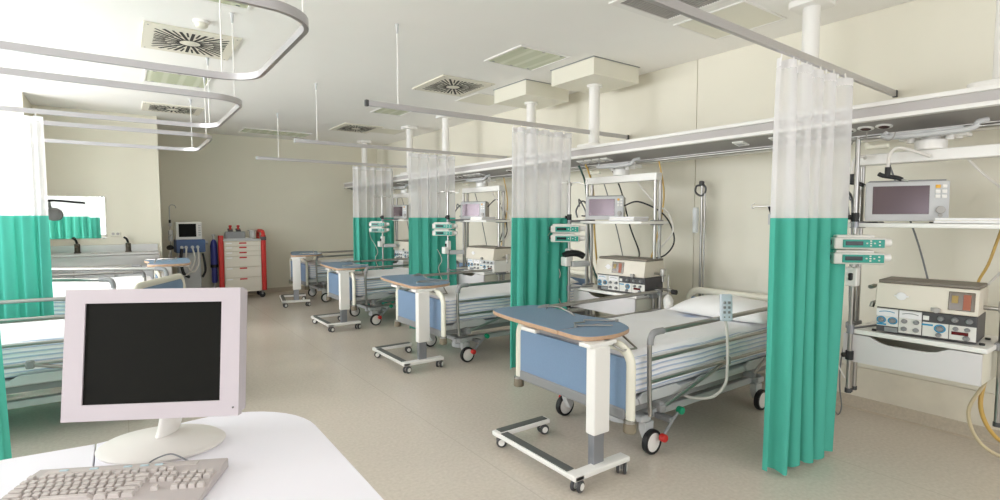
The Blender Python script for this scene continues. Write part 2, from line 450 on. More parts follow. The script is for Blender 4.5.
def ceiling_light(x0, x1, y0, y1, label):
    cx, cy, W, D = (x0 + x1) / 2, (y0 + y1) / 2, x1 - x0, y1 - y0
    t = thing('ceiling_light', label, 'light panel', (cx, cy, H), group='unlit square ceiling lights')
    m = MB()
    for sx in (-1, 1): m.box((sx * (W / 2 - 0.012), 0, -0.006), (0.024, D, 0.012), 0.003)
    for sy in (-1, 1): m.box((0, sy * (D / 2 - 0.012), -0.006), (W - 0.048, 0.024, 0.012), 0.003)
    m.build('frame', 'white', t)
    MB().box((0, 0, -0.003), (W - 0.05, D - 0.05, 0.006)).build('diffuser', 'diffuser', t)
    c = MB()
    for sx in (-1, 1):
        for k in (-1, 0, 1): c.box((k * W * 0.36, sx * (D / 2 - 0.05), -0.008), (0.03, 0.012, 0.006), 0.002)
    c.build('clips', 'grey', t)
    return t
ceiling_light(0.29, 0.96, 7.16, 7.80, 'pale green square ceiling light behind the largest swirl vent')
ceiling_light(3.18, 3.83, 4.08, 4.72, 'pale green square ceiling light beside the two boxed column mounts')
ceiling_light(3.25, 3.77, 7.44, 8.03, 'pale green ceiling light behind the hanging rail on the right, far')
ceiling_light(0.24, 0.90, 4.02, 4.67, 'green square ceiling light cut off by the top edge of the photo')
ceiling_light(1.92, 3.17, 10.75, 11.35, 'long narrow ceiling light close to the far wall')

def access_panel(x0, x1, y0, y1, label):
    cx, cy, W, D = (x0 + x1) / 2, (y0 + y1) / 2, x1 - x0, y1 - y0
    t = thing('access_panel', label, 'ceiling panel', (cx, cy, H), group='plain access panels in the ceiling')
    m = MB()
    for sx in (-1, 1): m.box((sx * (W / 2 - 0.01), 0, -0.005), (0.02, D, 0.01), 0.003)
    for sy in (-1, 1): m.box((0, sy * (D / 2 - 0.01), -0.005), (W - 0.04, 0.02, 0.01), 0.003)
    m.build('frame', 'white', t)
    MB().box((0, 0, -0.003), (W - 0.044, D - 0.044, 0.006)).build('hatch', 'cream', t)
access_panel(3.92, 4.56, 2.26, 2.91, 'plain cream ceiling hatch beside the near curtain rail')
access_panel(3.92, 4.52, 5.95, 6.55, 'plain cream ceiling hatch behind the two boxed column mounts')
access_panel(3.92, 4.52, 9.30, 9.90, 'plain cream ceiling hatch over the farthest curtain')
t = thing('exhaust_grille', 'square exhaust grille with grey mesh behind the nearest curtain rail', 'vent', (3.47, 2.56, H))
m = MB()
for sx in (-1, 1): m.box((sx * 0.32, 0, -0.006), (0.06, 0.70, 0.012), 0.003)
for sy in (-1, 1): m.box((0, sy * 0.32, -0.006), (0.58, 0.06, 0.012), 0.003)
m.build('frame', 'white', t)
m = MB()
for k in range(28): m.box((0, -0.28 + k * 0.0207, -0.006), (0.58, 0.009, 0.006))
m.box((0, 0, -0.002), (0.58, 0.58, 0.003), mi=1)
m.build('mesh', ['warm_grey', 'grey'], t)
t = thing('smoke_detector', 'small round white smoke detector on the ceiling', 'smoke detector', (0.62, 5.18, H))
MB().lathe([(0, 0), (0.062, 0), (0.06, -0.02), (0, -0.02)], n=24).build('base', 'white', t)
MB().lathe([(0.0, -0.021), (0.05, -0.021), (0.048, -0.045), (0.035, -0.055), (0, -0.057)], n=24).build('sensor', 'cream', t)

# ------------------------------------------------------------------ supply beam along the right wall and its columns
t = thing('supply_beam', 'long grey and white medical supply beam running along the right wall', 'supply beam', (0, 0, 0))
Y0, Y1 = -2.6, 11.72; YM = (Y0 + Y1) / 2; YL = Y1 - Y0
MB().prism([(4.125, 2.265), (4.125, 2.345), (4.61, 2.345), (4.61, 2.165), (4.50, 2.165), (4.425, 2.20)], YL, 'xz', o=(0, YM, 0)).build('housing', 'beam_grey', t)
MB().prism([(4.108, 2.335), (4.108, 2.365), (4.62, 2.365), (4.62, 2.335)], YL + 0.01, 'xz', o=(0, YM, 0), bev=0.004).build('upper_trim', 'white', t)
MB().prism([(4.105, 2.245), (4.105, 2.272), (4.14, 2.276), (4.15, 2.243)], YL + 0.01, 'xz', o=(0, YM, 0), bev=0.003).build('lower_trim', 'white', t)
MB().prism([(4.15, 2.2445), (4.152, 2.256), (4.427, 2.205), (4.425, 2.193)], YL, 'xz', o=(0, YM, 0)).build('socket_panel', 'beam_dark', t)
MB().prism([(4.42, 2.155), (4.42, 2.205), (4.52, 2.19), (4.52, 2.155)], YL, 'xz', o=(0, YM, 0), bev=0.004).build('carrier_track', 'white', t)
MB().tube([(4.36, Y0, 2.165), (4.36, Y1, 2.165)], 0.014, 10).build('accessory_rail', 'steel', t)
slope = math.atan2(-0.055, 0.275)
def under(x): return 2.2445 - 0.0515 * (x - 4.15) / 0.275
def socket(y, x=4.27):
    s = MB().box((0, 0, -0.002), (0.11, 0.10, 0.018), 0.006).build('socket', 'white', t)
    s.location = (x, y, under(x)); s.rotation_euler = (0, -slope, 0)
    MB().box((0, 0, -0.012), (0.05, 0.05, 0.004), 0.001).build('socket_insert', 'lgrey', s)
def gas(y, x=4.27, hose=None):
    s = MB().lathe([(0, 0.01), (0.05, 0.008), (0.05, -0.004), (0.036, -0.010), (0.034, -0.006), (0, -0.006)], n=20).build('gas_outlet', 'white', t)
    s.location = (x, y, under(x)); s.rotation_euler = (0, -slope, 0)
    MB().lathe([(0, -0.007), (0.033, -0.007), (0.026, -0.012), (0.012, -0.014), (0, -0.014)], n=16).build('valve', 'red_black', s)
for y in (1.44, 1.55, 1.66): gas(y)
for y in (2.02, 2.16, 2.47): socket(y)
for y in (3.98, 4.10, 4.22, 4.34): socket(y)
for y in (6.42, 6.54, 6.66, 6.78): socket(y)
for y in (9.0, 9.12): socket(y)
for y in (5.6, 5.72, 7.0, 7.12, 11.35, 11.47): gas(y)

def column(y, boxed, label):
    t = thing('ceiling_column', label, 'column', (4.36, y, 2.365), group='white round columns carrying the supply beam')
    top = H - 2.365
    MB().cyl((0, 0, 0), (0, 0, top - 0.02), 0.06, n=24).build('shaft', 'white', t)
    MB().prism(rrect(-0.14, 0.14, -0.16, 0.16, 0.06), 0.05, 'xy', (0, 0, 0.026), 0.01).build('base_flange', 'white', t)
    if boxed:
        MB().box((0, 0, top - 0.093), (0.70, 0.66, 0.176), 0.006).build('ceiling_box', 'cream', t)
        MB().box((0, 0, top - 0.003), (0.72, 0.68, 0.008)).build('shadow_gap_frame', 'grey', t)
        MB().lathe([(0.061, top - 0.205), (0.085, top - 0.205), (0.085, top - 0.18), (0.061, top - 0.18)]).build('collar', 'white', t)
    else:
        MB().prism(rrect(-0.13, 0.13, -0.13, 0.13, 0.05), 0.05, 'xy', (0, 0, top - 0.026), 0.008).build('ceiling_flange', 'white', t)
column(0.855, False, 'white column base standing on the supply beam at the right edge')
column(1.98, False, 'white round column directly behind the nearest curtain')
column(4.26, True, 'white column under the nearer of two boxed ceiling mounts')
column(5.38, True, 'white column under the farther of two boxed ceiling mounts')
column(7.58, False, 'white column rising above the second curtain from the camera side')
column(8.90, False, 'white column with round ceiling cap above the third curtain')
column(11.1, False, 'farthest white column, above the curtain closest to the far wall')

# ------------------------------------------------------------------ curtain rails
ZR = 2.555
SEC = [(0.022, 0.012), (0.022, -0.012), (-0.022, -0.012), (-0.022, 0.012)]
def straight_rail(y, z, x0, rods, label, yaw=0.0):
    t = thing('curtain_rail', label, 'curtain rail', (0, y, z), group='straight curtain rails on the right')
    t.location.x = 4.93; t.rotation_euler.z = yaw; x0 -= 4.93; rods = [q - 4.93 for q in rods]
    MB().tube([(x0, 0, 0), (0, 0, 0)], 0.02, sec=SEC).build('track', 'alu', t)
    MB().box((0.015, 0, 0), (0.03, 0.032, 0.052), 0.004).box((x0 - 0.012, 0, 0), (0.03, 0.032, 0.052), 0.004).build('end_cap', 'dgrey' if y < 5 else 'lgrey', t)
    for x in rods:
        r = MB().cyl((x, 0, 0.02), (x, 0, H - z - 0.02), 0.005, n=10).build('drop_rod', 'white', t)
        MB().lathe([(0.0, H - z - 0.002), (0.018, H - z - 0.002), (0.014, H - z - 0.02), (0.008, H - z - 0.08), (0.005, H - z - 0.08)], (x, 0, 0), 12).build('ceiling_mount', 'lgrey', r)
RY = [1.60, 4.28, 6.72, 8.98]
straight_rail(1.605, 2.56, 1.62, [1.75], 'nearest dark aluminium curtain rail, running out of the top of the photo', R(1.3))
straight_rail(RY[1], 2.55, 1.72, [1.99], 'second straight curtain rail from the camera, hung by a long rod')
straight_rail(RY[2], 2.53, 1.78, [2.03], 'third straight curtain rail from the camera, starting left of the columns')
straight_rail(RY[3], 2.525, 1.79, [2.10], 'farthest straight curtain rail, nearest the far wall')

def loop_rail(ya, yb, xe, rods, label):
    t = thing('curtain_rail', label, 'curtain rail', (0, 0, ZR), group='rounded loop curtain rails on the left')
    r = 0.24; pts = [(XL + 0.02, ya, 0), (xe - r, ya, 0)]
    for i in range(1, 9): a = R(-90 + 90 * i / 8); pts.append((xe - r + r * math.cos(a), ya + r + r * math.sin(a), 0))
    pts.append((xe, yb - r, 0))
    for i in range(1, 9): a = R(90 * i / 8); pts.append((xe - r + r * math.cos(a), yb - r + r * math.sin(a), 0))
    pts.append((XL + 0.02, yb, 0))
    MB().tube(pts, 0.02, sec=SEC).build('track', 'alu', t)
    for x, y in rods:
        q = MB().cyl((x, y, 0.02), (x, y, H - ZR - 0.02), 0.005, n=10).build('drop_rod', 'white', t)
        MB().lathe([(0.0, H - ZR - 0.002), (0.018, H - ZR - 0.002), (0.014, H - ZR - 0.02), (0.008, H - ZR - 0.08), (0.005, H - ZR - 0.08)], (x, y, 0), 12).build('ceiling_mount', 'lgrey', q)
loop_rail(2.58, 4.06, 0.80, [(0.60, 4.06), (0.755, 2.68), (-1.2, 4.06), (-1.2, 2.55)], 'nearest rounded curtain rail loop hanging at the upper left')
loop_rail(4.76, 6.38, 0.87, [(0.80, 4.83), (0.80, 6.31), (-1.2, 6.38)], 'middle rounded curtain rail loop carrying the left green curtain')
loop_rail(7.10, 8.72, 0.94, [(0.87, 7.17), (0.87, 8.65), (-1.2, 8.72)], 'farthest rounded curtain rail loop in front of the sink wall')

# ------------------------------------------------------------------ curtains
def curtain(name_label, y, x0, x1, z1, zs, z0, amp, folds, seed, bx0=None, bx1=None, by=0.0, back=None):
    """x0..x1 at the rail, bx0..bx1 at the hem; zs is where net meets green cloth"""
    rr = random.Random(seed)
    t = thing('privacy_curtain', name_label, 'curtain', ((x0 + x1) / 2, y, 0), group='green curtains with white net tops')
    bx0 = x0 if bx0 is None else bx0; bx1 = x1 if bx1 is None else bx1
    ox = (x0 + x1) / 2; N = folds * 14
    ph = [rr.uniform(0, 6.28) for _ in range(6)]; fr = [rr.uniform(0.75, 1.3) for _ in range(folds + 1)]
    cum = [0]
    for f in fr[:folds]: cum.append(cum[-1] + f)
    cum = [c / cum[-1] for c in cum]
    am = [rr.uniform(0.55, 1.15) for _ in range(folds + 1)]
    def pos(u, z):
        k = 0
        while k < folds - 1 and u > cum[k + 1]: k += 1
        v = (u - cum[k]) / (cum[k + 1] - cum[k])
        h = (z - z0) / (z1 - z0)
        a = amp * (am[k] * (1 - v) + am[k + 1] * v) * (0.75 + 0.5 * (1 - h)) * (0.8 + 0.2 * math.sin(5 * u + 2 * h + ph[5]))
        yy = a * math.sin(2 * PI * v + 0.5 * (1 - h) * math.sin(ph[0] + 4 * u))
        xx = 0.35 * amp * math.sin(4 * PI * v + ph[1]) * (1 - 0.3 * h)
        X = (x0 + (x1 - x0) * u) * h + (bx0 + (bx1 - bx0) * u) * (1 - h)
        yy += 0.02 * math.sin(9 * u + 3 * (1 - h) + ph[2]) * (1 - h) + by * (2 * u - 1) * (1 - h)
        return Vector((X + xx - ox, yy, z))
    def sheet(za, zb, nz, nm, mt, dz=0.0):
        b = MB(); g = []
        for j in range(nz + 1):
            z = za + (zb - za) * j / nz
            g.append([b.bm.verts.new(pos(i / N, z + (dz * math.sin(7 * i / N * 2 * PI) if j == nz else 0))) for i in range(N + 1)])
        for j in range(nz):
            for i in range(N):
                f = b.bm.faces.new((g[j][i], g[j][i + 1], g[j + 1][i + 1], g[j + 1][i])); f.smooth = True
        o = b.build(nm, mt, t, ang=180)
        return o
    sheet(z1 - 0.045, zs, 10, 'net_panel', 'sheer')
    sheet(zs, z0, 16, 'green_panel', 'curtain', 0.008)
    sheet(z1, z1 - 0.05, 2, 'heading_tape', 'hem_white')
    gl = MB()
    for k in range(folds * 2):
        p = pos((k + 0.25) / (folds * 2), z1)
        gl.cyl((p.x, p.y * 0.3, z1 - 0.01), (p.x, p.y * 0.15, z1 + 0.035), 0.005, n=6)
    gl.build('glider_hooks', 'white', t)
    return t
ZS = 1.595
curtain('nearest green curtain with white net top, in the right foreground', RY[0] - 0.03, 3.12, 4.01, 2.515, ZS, 0.03, 0.06, 5, 3, 3.20, 3.86, -0.03)
curtain('green curtain with net top right behind the nearest overbed table', RY[1], 3.24, 4.02, 2.505, ZS, 0.03, 0.065, 5, 11, 3.24, 3.9)
curtain('third green curtain from the camera, between the second and third beds', RY[2], 3.27, 4.02, 2.485, ZS, 0.03, 0.065, 5, 23)
curtain('farthest green curtain on the right, closest to the far wall', RY[3], 3.30, 4.05, 2.48, ZS, 0.03, 0.065, 5, 31)
curtain('bright backlit green and white curtain at the left, before the mirror', 6.38, -2.55, -0.55, 2.51, 1.615, 0.03, 0.08, 15, 41)
curtain('green curtain outside the left edge, seen only in the mirror', 2.58, -2.0, -0.42, 2.51, ZS, 0.03, 0.05, 10, 61)
curtain('sliver of green curtain at the left edge, above the desk', 4.06, -2.60, -0.60, 2.51, ZS, 0.03, 0.045, 12, 53, -2.60, -0.545)

# ------------------------------------------------------------------ beds
def arc(cx, cz, r, a0, a1, n=6): return [(cx + r * math.cos(R(a0 + (a1 - a0) * i / n)), cz + r * math.sin(R(a0 + (a1 - a0) * i / n))) for i in range(n + 1)]
def castor(t, x, y, r=0.085, face=-1):
    c = MB()
    c.prism([(x - 0.05, 0.215), (x + 0.04, 0.215), (x + 0.035, 0.14), (x + 0.012, r), (x - 0.012, r), (x - 0.05, 0.16)], 0.06, 'xz', (0, y, 0), 0.006)
    c.cyl((x - 0.005, y, 0.2), (x - 0.005, y, 0.27), 0.022)
    c = c.build('castor', 'lgrey', t)
    MB().lathe([(r - 0.02, -0.02), (r - 0.004, -0.02), (r, -0.012), (r, 0.012), (r - 0.004, 0.02), (r - 0.02, 0.02)], (x, y + face * 0.045, r), 28, mtx=Matrix.Rotation(PI / 2, 4, 'X')).build('tyre', 'black', c)
    MB().lathe([(0, -0.024), (0.02, -0.024), (0.03, -0.021), (r - 0.022, -0.019), (r - 0.018, -0.016), (r - 0.018, 0.016), (0.03, 0.02), (0, 0.022)], (x, y + face * 0.045, r), 28, mtx=Matrix.Rotation(PI / 2, 4, 'X')).build('wheel_hub', 'white', c)
def board(t, x, hw, zt, z0, name, zp):
    P = [(-hw, z0)] + [(-a, b) for a, b in arc(hw - 0.11, zt - 0.11, 0.11, 0, 90)] + [(a, b) for a, b in arc(hw - 0.11, zt - 0.11, 0.11, 90, 0)] + [(hw, z0)]
    s = [(0.03 * math.cos(2 * PI * k / 10) * 0.75, 0.034 * math.sin(2 * PI * k / 10)) for k in range(10)]
    f = MB().tube([(x, a, b) for a, b in P], 0.03, sec=s).build(name + '_frame', 'cream', t)
    MB().box((x, 0, (zp + z0 + 0.06) / 2), (0.024, 2 * hw - 0.05, zp - z0 - 0.06), 0.006).build(name + '_panel', 'blue', f)
    MB().box((x, 0, z0 + 0.045), (0.045, 2 * hw - 0.06, 0.075), 0.012).build('lower_strip', 'grey', f)
    b = MB()
    for sg in (-1, 1): b.cyl((x - 0.004, sg * hw, z0 - 0.055), (x - 0.004, sg * hw, z0 + 0.01), 0.042, 0.037, n=18, bev=0.01)
    b.build('bumpers', 'brown_grey', f)
    k = MB()
    for sg in (-1, 1): k.cyl((x - 0.004, sg * hw, z0 + 0.008), (x - 0.004, sg * hw, z0 + 0.026), 0.039, n=18)
    k.build('collars', 'chrome', f)
def siderail(t, sy, y):
    m = MB()
    z1, z2, z3, zb = 0.875, 0.705, 0.56, 0.34
    m.tube([(0.19, y, zb), (0.175, y, 0.55), (0.172, y, 0.80), (0.185, y, 0.845)], 0.0155, 10, 4)
    m.tube([(1.72, y, z2 - 0.18), (1.72, y, z1 - 0.03)], 0.0155, 10)
    for z in (z2, z3): m.tube([(0.175, y, z), (1.72, y, z + 0.004)], 0.0125, 10)
    m.tube([(0.28, y, z1), (1.68, y, z1 + 0.012)], 0.017, 10)
    m.tube([(1.05, y, z3), (0.30, y + 0.0, 0.37)], 0.013, 8)
    m.tube([(1.72, y, z3), (1.42, y, 0.40)], 0.013, 8)
    r = m.build('side_rail', 'chrome', t)
    e = MB(); e.tube([(0.178, y, 0.80), (0.185, y, 0.845), (0.215, y, 0.873), (0.30, y, 0.876)], 0.022, 10, 4)
    e.tube([(1.66, y, 0.888), (1.705, y, 0.886), (1.72, y, 0.85)], 0.022, 10, 4).build('rail_elbows', 'grey', r)
    c = MB(); c.box((1.05, y, z3), (0.05, 0.035, 0.06), 0.01); c.box((0.30, y, 0.37), (0.06, 0.04, 0.05), 0.01)
    for x in (0.30, 1.42): c.box((x, y - sy * 0.035, 0.385), (0.05, 0.09, 0.045), 0.008)
    c.build('rail_brackets', 'grey', r)
def make_bed(label):
    t = thing('hospital_bed', label, 'bed', group='hospital beds on castors')
    board(t, 0.0, 0.555, 0.80, 0.335, 'footboard', 0.735)
    board(t, 2.19, 0.555, 0.87, 0.335, 'headboard', 0.80)
    # mattress with rounded, slightly sagging top
    b = MB(); b.box((1.09, 0, 0.595), (2.06, 0.99, 0.275), 0.06, seg=4)
    b.build('mattress', 'striped', t)
    b = MB()
    nx, ny = 40, 20; g = []
    rr = random.Random(5)
    for i in range(nx + 1):
        row = []
        for j in range(ny + 1):
            x = 0.07 + 2.02 * i / nx; y = -0.487 + 0.974 * j / ny
            e = min(j, ny - j) / ny; ex = min(i, nx - i) / nx
            z = 0.736 - 0.03 * max(0, 1 - e / 0.06) ** 2 - 0.03 * max(0, 1 - ex / 0.03) ** 2 + 0.005 * math.sin(3.1 * x + 2 * y) * math.sin(5 * y + 1) + 0.0025 * math.sin(14 * x + 9 * y)
            row.append(b.bm.verts.new((x, y, z)))
        g.append(row)
    for i in range(nx):
        for j in range(ny):
            f = b.bm.faces.new((g[i][j], g[i + 1][j], g[i + 1][j + 1], g[i][j + 1])); f.smooth = True
    b.build('top_sheet', 'sheet', t, 180)
    p = MB()
    p.box((1.09, 0, 0.425), (2.08, 1.0, 0.05), 0.015)
    for x in (0.35, 0.95, 1.6):
        for sg in (-1, 1): p.prism([(x - 0.22, 0.45), (x - 0.17, 0.48), (x + 0.17, 0.48), (x + 0.22, 0.45), (x + 0.2, 0.41), (x - 0.2, 0.41)], 0.018, 'xz', (0, sg * 0.503, 0), 0.005)
    p.build('mattress_platform', 'lgrey', t)
    p = MB()
    for sg in (-1, 1): p.box((1.09, sg * 0.44, 0.375), (2.1, 0.04, 0.06), 0.008)
    for x in (0.1, 0.75, 1.45, 2.05): p.box((x, 0, 0.37), (0.05, 0.9, 0.05), 0.006)
    p.build('frame', 'grey', t)
    p = MB()
    for sg in (-1, 1): p.box((1.08, sg * 0.33, 0.235), (1.66, 0.06, 0.055), 0.01)
    for x in (0.33, 1.8): p.box((x, 0, 0.245), (0.10, 0.84, 0.05), 0.015)
    p.build('chassis', 'lgrey', t)
    p = MB()
    for x in (0.55, 1.6):
        p.cyl((x, 0, 0.10), (x, 0, 0.36), 0.09, n=20); p.cyl((x, 0, 0.07), (x, 0, 0.12), 0.11, n=20, bev=0.01)
    p.build('lift_columns', 'lgrey', t)
    for x in (0.37, 1.78):
        for sg in (-1, 1): castor(t, x, sg * 0.385, face=sg)
    p = MB()
    for sg in (-1, 1):
        p.tube([(0.50, sg * 0.49, 0.215), (0.585, sg * 0.49, 0.275)], 0.011, 8); p.tube([(0.53, sg * 0.49, 0.24), (0.405, sg * 0.49, 0.125)], 0.011, 8); p.box((0.50, sg * 0.43, 0.225), (0.05, 0.13, 0.04), 0.008)
    p.build('pedal_lever', 'grey', t)
    for nm, mt, x, z in (('release_pedal', 'green', 0.585, 0.275), ('brake_pedal', 'red', 0.405, 0.125)):
        for sg in (-1, 1): MB().cyl((x, sg * 0.475, z), (x, sg * 0.52, z), 0.027, n=18, bev=0.008).build(nm, mt, t)
    siderail(t, -1, -0.555); siderail(t, 1, 0.555)
    return t
BX, BY = 2.50, 2.64
BEDS = [(2.50, 2.665), (2.70, 5.32), (2.66, 7.80), (2.74, 10.40)]
bed = make_bed('nearest right-hand hospital bed with blue footboard, pillow and hand control')
bed.location = (2.50, 2.665, 0)
dup(bed, (*BEDS[1], 0), 'second hospital bed on the right, between the second and third curtains')
dup(bed, (*BEDS[2], 0), 'third hospital bed on the right, left of the third curtain')
dup(bed, (*BEDS[3], 0), 'farthest hospital bed on the right, against the far wall')
dup(bed, (0.50, 5.48, 0), 'nearest left-hand bed with bright white mattress behind the computer monitor', rz=PI)
b2 = dup(bed, (0.34, 6.84, 0), 'left-hand bed turned askew, its light blue footboard just above the computer monitor', rz=PI - R(27)); b2.scale = (1, 1, 1.13)
for ch in b2.children:
    if ch.name.startswith('footboard_frame'):
        for g in ch.children:
            if g.name.startswith('footboard_panel'): g.location.z += 0.045
dup(bed, (0.42, 9.02, 0), 'farthest left-hand bed, directly in front of the sinks', rz=PI)

def pillow(label, loc, rz=0, L=0.80, W=0.50, T=0.15):
    b = MB(); nx, ny = 26, 18
    top, bot = [], []
    for i in range(nx + 1):
        r1, r2 = [], []
        for j in range(ny + 1):
            u = -1 + 2 * i / nx; v = -1 + 2 * j / ny
            h = (max(0, 1 - abs(u) ** 2.6) * max(0, 1 - abs(v) ** 2.6)) ** 0.55
            pin = 1 - 0.06 * (1 - abs(u)) * abs(v) ** 4; pin2 = 1 - 0.08 * (1 - abs(v)) * abs(u) ** 4
            wr = 0.007 * math.sin(9 * u + 3 * v) * h
            r1.append(b.bm.verts.new((v * W / 2 * pin, u * L / 2 * pin2, 0.035 + T * 0.75 * h + wr)))
            r2.append(b.bm.verts.new((v * W / 2 * pin, u * L / 2 * pin2, 0.035 - 0.035 * h)))
        top.append(r1); bot.append(r2)
    for g, fl in ((top, 1), (bot, 0)):
        for i in range(nx):
            for j in range(ny):
                q = (g[i][j], g[i + 1][j], g[i + 1][j + 1], g[i][j + 1]); f = b.bm.faces.new(q if fl == 0 else q[::-1]); f.smooth = True
    bmesh.ops.remove_doubles(b.bm, verts=b.bm.verts, dist=0.0005)
    bmesh.ops.recalc_face_normals(b.bm, faces=b.bm.faces)
    o = b.build('pillow', 'pillow', None, 180); o.location = loc; o.rotation_euler = (0, 0, rz)
    return tag(o, label, 'pillow', 'white pillows')
pillow('plump white pillow at the head of the nearest right-hand bed', (4.30, 2.55, 0.735), R(3), 0.86, 0.56, 0.185)
pillow('white pillow on the second right-hand bed beside the ventilator', (4.48, 5.25, 0.735))

# handset hung on the side rail of the first bed
t = thing('hand_control', 'pale blue bed hand control with a looping cable on the side rail', 'remote control', (3.47, 2.10, 0), R(-38))
MB().box((0, -0.042, 0.965), (0.085, 0.028, 0.19), 0.01, rot=(R(-6), 0, 0)).build('handset', mat('pale_blue_handset', (206, 214, 224), 0.4), t)
k = MB()
for i in range(4):
    for j in (-1, 1): k.box((j * 0.016, -0.056 + 0.0, 0.90 + i * 0.034), (0.018, 0.014, 0.018), 0.004, rot=(R(-6), 0, 0))
k.build('buttons', 'grey', t)
MB().tube([(0, -0.036, 0.915), (0, 0.0, 0.912), (0, 0.022, 0.89), (0, 0.024, 0.86)], 0.006, 8, 4).build('hook', 'lgrey', t)
MB().tube([(0.0, -0.04, 0.87), (0.012, -0.05, 0.75), (0.015, -0.055, 0.55), (0.0, -0.06, 0.42), (-0.08, -0.055, 0.33), (-0.2, -0.03, 0.31), (-0.3, 0.0, 0.335), (-0.34, 0.09, 0.36)], 0.011, 8, 6).build('cable', 'cable_w', t)

# ------------------------------------------------------------------ overbed tables
def twin_castor(t, x, y, rz):
    c = MB(); c.cyl((x, y, 0.055), (x, y, 0.085), 0.012); c.box((x, y, 0.055), (0.022, 0.022, 0.05), 0.005, (0, 0, rz))
    c = c.build('castor', 'grey', t)
    n = Vector((-math.sin(rz), math.cos(rz), 0))
    for s in (-1, 1):
        o = Vector((x, y, 0.037)) + n * 0.021 * s
        q = n.to_track_quat('Z', 'Y').to_matrix().to_4x4()
        MB().lathe([(0, -0.01), (0.018, -0.012), (0.026, -0.010), (0.034, -0.008), (0.037, -0.003), (0.037, 0.004), (0.033, 0.009), (0.026, 0.011), (0.018, 0.012), (0, 0.010)], o, 20, mtx=q).build('wheel', 'dgrey', c)
        MB().lathe([(0, -0.0135), (0.022, -0.0135), (0.022, 0.0135), (0, 0.0135)], o, 18, mtx=q).build('wheel_cap', 'white', c)
TOP = [(2.30, 2.25), (2.245, 2.33), (2.25, 2.47), (2.262, 2.80), (2.285, 3.10), (2.33, 3.33), (2.42, 3.39), (2.62, 3.385), (2.77, 3.33), (2.795, 3.20), (2.765, 2.98), (2.76, 2.78), (2.79, 2.62), (2.80, 2.50), (2.74, 2.36), (2.66, 2.27), (2.48, 2.22)]
def make_table(label):
    t = thing('overbed_table', label, 'table', group='wheeled overbed tables')
    OX, OY = 2.33, 2.60
    TP = smooth_loop([(x - OX, y - OY) for x, y in TOP], 4)
    def clip(P, yc, hi):
        out = []; k = len(P)
        for i in range(k):
            a, b = P[i], P[(i + 1) % k]; ia = (a[1] > yc) == hi; ib = (b[1] > yc) == hi
            if ia: out.append(a)
            if ia != ib:
                u = (yc - a[1]) / (b[1] - a[1]); out.append((a[0] + (b[0] - a[0]) * u, yc))
        return out
    for nm, yc, hi in (('main_top', 2.503 - OY, True), ('side_top', 2.497 - OY, False)):
        P = clip(TP, yc, hi)
        o = MB().prism(P, 0.028, 'xy', (0, 0, 0.861), 0.006).build(nm, 'wood', t)
        cx = sum(p[0] for p in P) / len(P); cy = sum(p[1] for p in P) / len(P)
        MB().prism([(cx + (a - cx) * 0.985, cy + (b - cy) * 0.988) for a, b in P], 0.003, 'xy', (0, 0, 0.8762)).build('laminate', 'blue_top', o)
    MB().box((0.10, 0.08, 0.833), (0.10, 0.95, 0.026), 0.006).box((0.0, -0.36, 0.833), (0.2, 0.1, 0.026), 0.006).build('support_arm', 'white', t)
    MB().box((-0.012, -0.392, 0.557), (0.135, 0.075, 0.53), 0.01).build('column_sleeve', 'white', t)
    MB().box((-0.027, -0.395, 0.21), (0.088, 0.05, 0.22), 0.004).build('inner_column', 'alu_dark', t)
    b = MB(); b.box((-0.232, -0.055, 0.098), (0.075, 0.83, 0.03), 0.006)
    for y in (-0.43, 0.325): b.box((-0.035, y, 0.098), (0.47, 0.08, 0.034), 0.008)
    b.build('base', 'white', t)
    MB().box((-0.228, -0.055, 0.114), (0.058, 0.66, 0.008), 0.002).box((-0.03, 0.325, 0.117), (0.42, 0.06, 0.008), 0.002).build('base_pads', 'pad_grey', t)
    for x in (-0.215, 0.165):
        for y, a in ((-0.43, 0.5), (0.325, -0.4)): twin_castor(t, x, y, a + x)
    MB().tube([(0.36, 0.20, 0.877), (0.345, 0.24, 0.90), (0.355, 0.38, 0.918), (0.37, 0.51, 0.90), (0.385, 0.55, 0.877)], 0.007, 8, 5).build('end_handle', 'chrome', t)
    h = MB(); h.tube([(0.30, -0.22, 0.885), (0.10, -0.08, 0.885), (0.14, -0.02, 0.886), (0.22, -0.04, 0.886), (0.27, 0.02, 0.886), (0.45, -0.13, 0.885)], 0.005, 8, 0)
    h.cyl((0.08, -0.1, 0.876), (0.08, -0.1, 0.895), 0.012); h.cyl((0.44, -0.13, 0.876), (0.44, -0.13, 0.895), 0.012)
    h.build('book_stop', 'chrome', t)
    MB().tube([(0.10, -0.36, 0.83), (0.13, -0.46, 0.79), (0.24, -0.47, 0.79), (0.28, -0.33, 0.835)], 0.007, 8).build('tilt_lever', 'chrome', t)
    MB().box((-0.02, 0.25, 0.815), (0.05, 0.16, 0.03), 0.01).build('height_handle', 'white', t)
    return t
tab = make_table('nearest overbed table with blue top and white column, over the nearest bed')
tab.location = (2.33, 2.60, 0)
dup(tab, (2.56, 5.33, 0), 'second overbed table on the right, across the foot of the second bed')
dup(tab, (2.56, 7.72, 0), 'third overbed table on the right, across the foot of the third bed')
x = dup(tab, (2.62, 10.15, 0), 'farthest overbed table on the right, near the red drawer cart', rz=R(-10)); x.scale = (1, 1, 1.05)
x = dup(tab, (0.54, 8.99, 0), 'overbed table on the left side, seen edge on before the ventilator', rz=PI); x.scale = (1, 1, 1.12)
for ch in x.children:
    if ch.name.split('.')[0] in ('main_top', 'side_top', 'end_handle', 'book_stop', 'support_arm', 'height_handle', 'tilt_lever'): ch.location.x -= 0.2

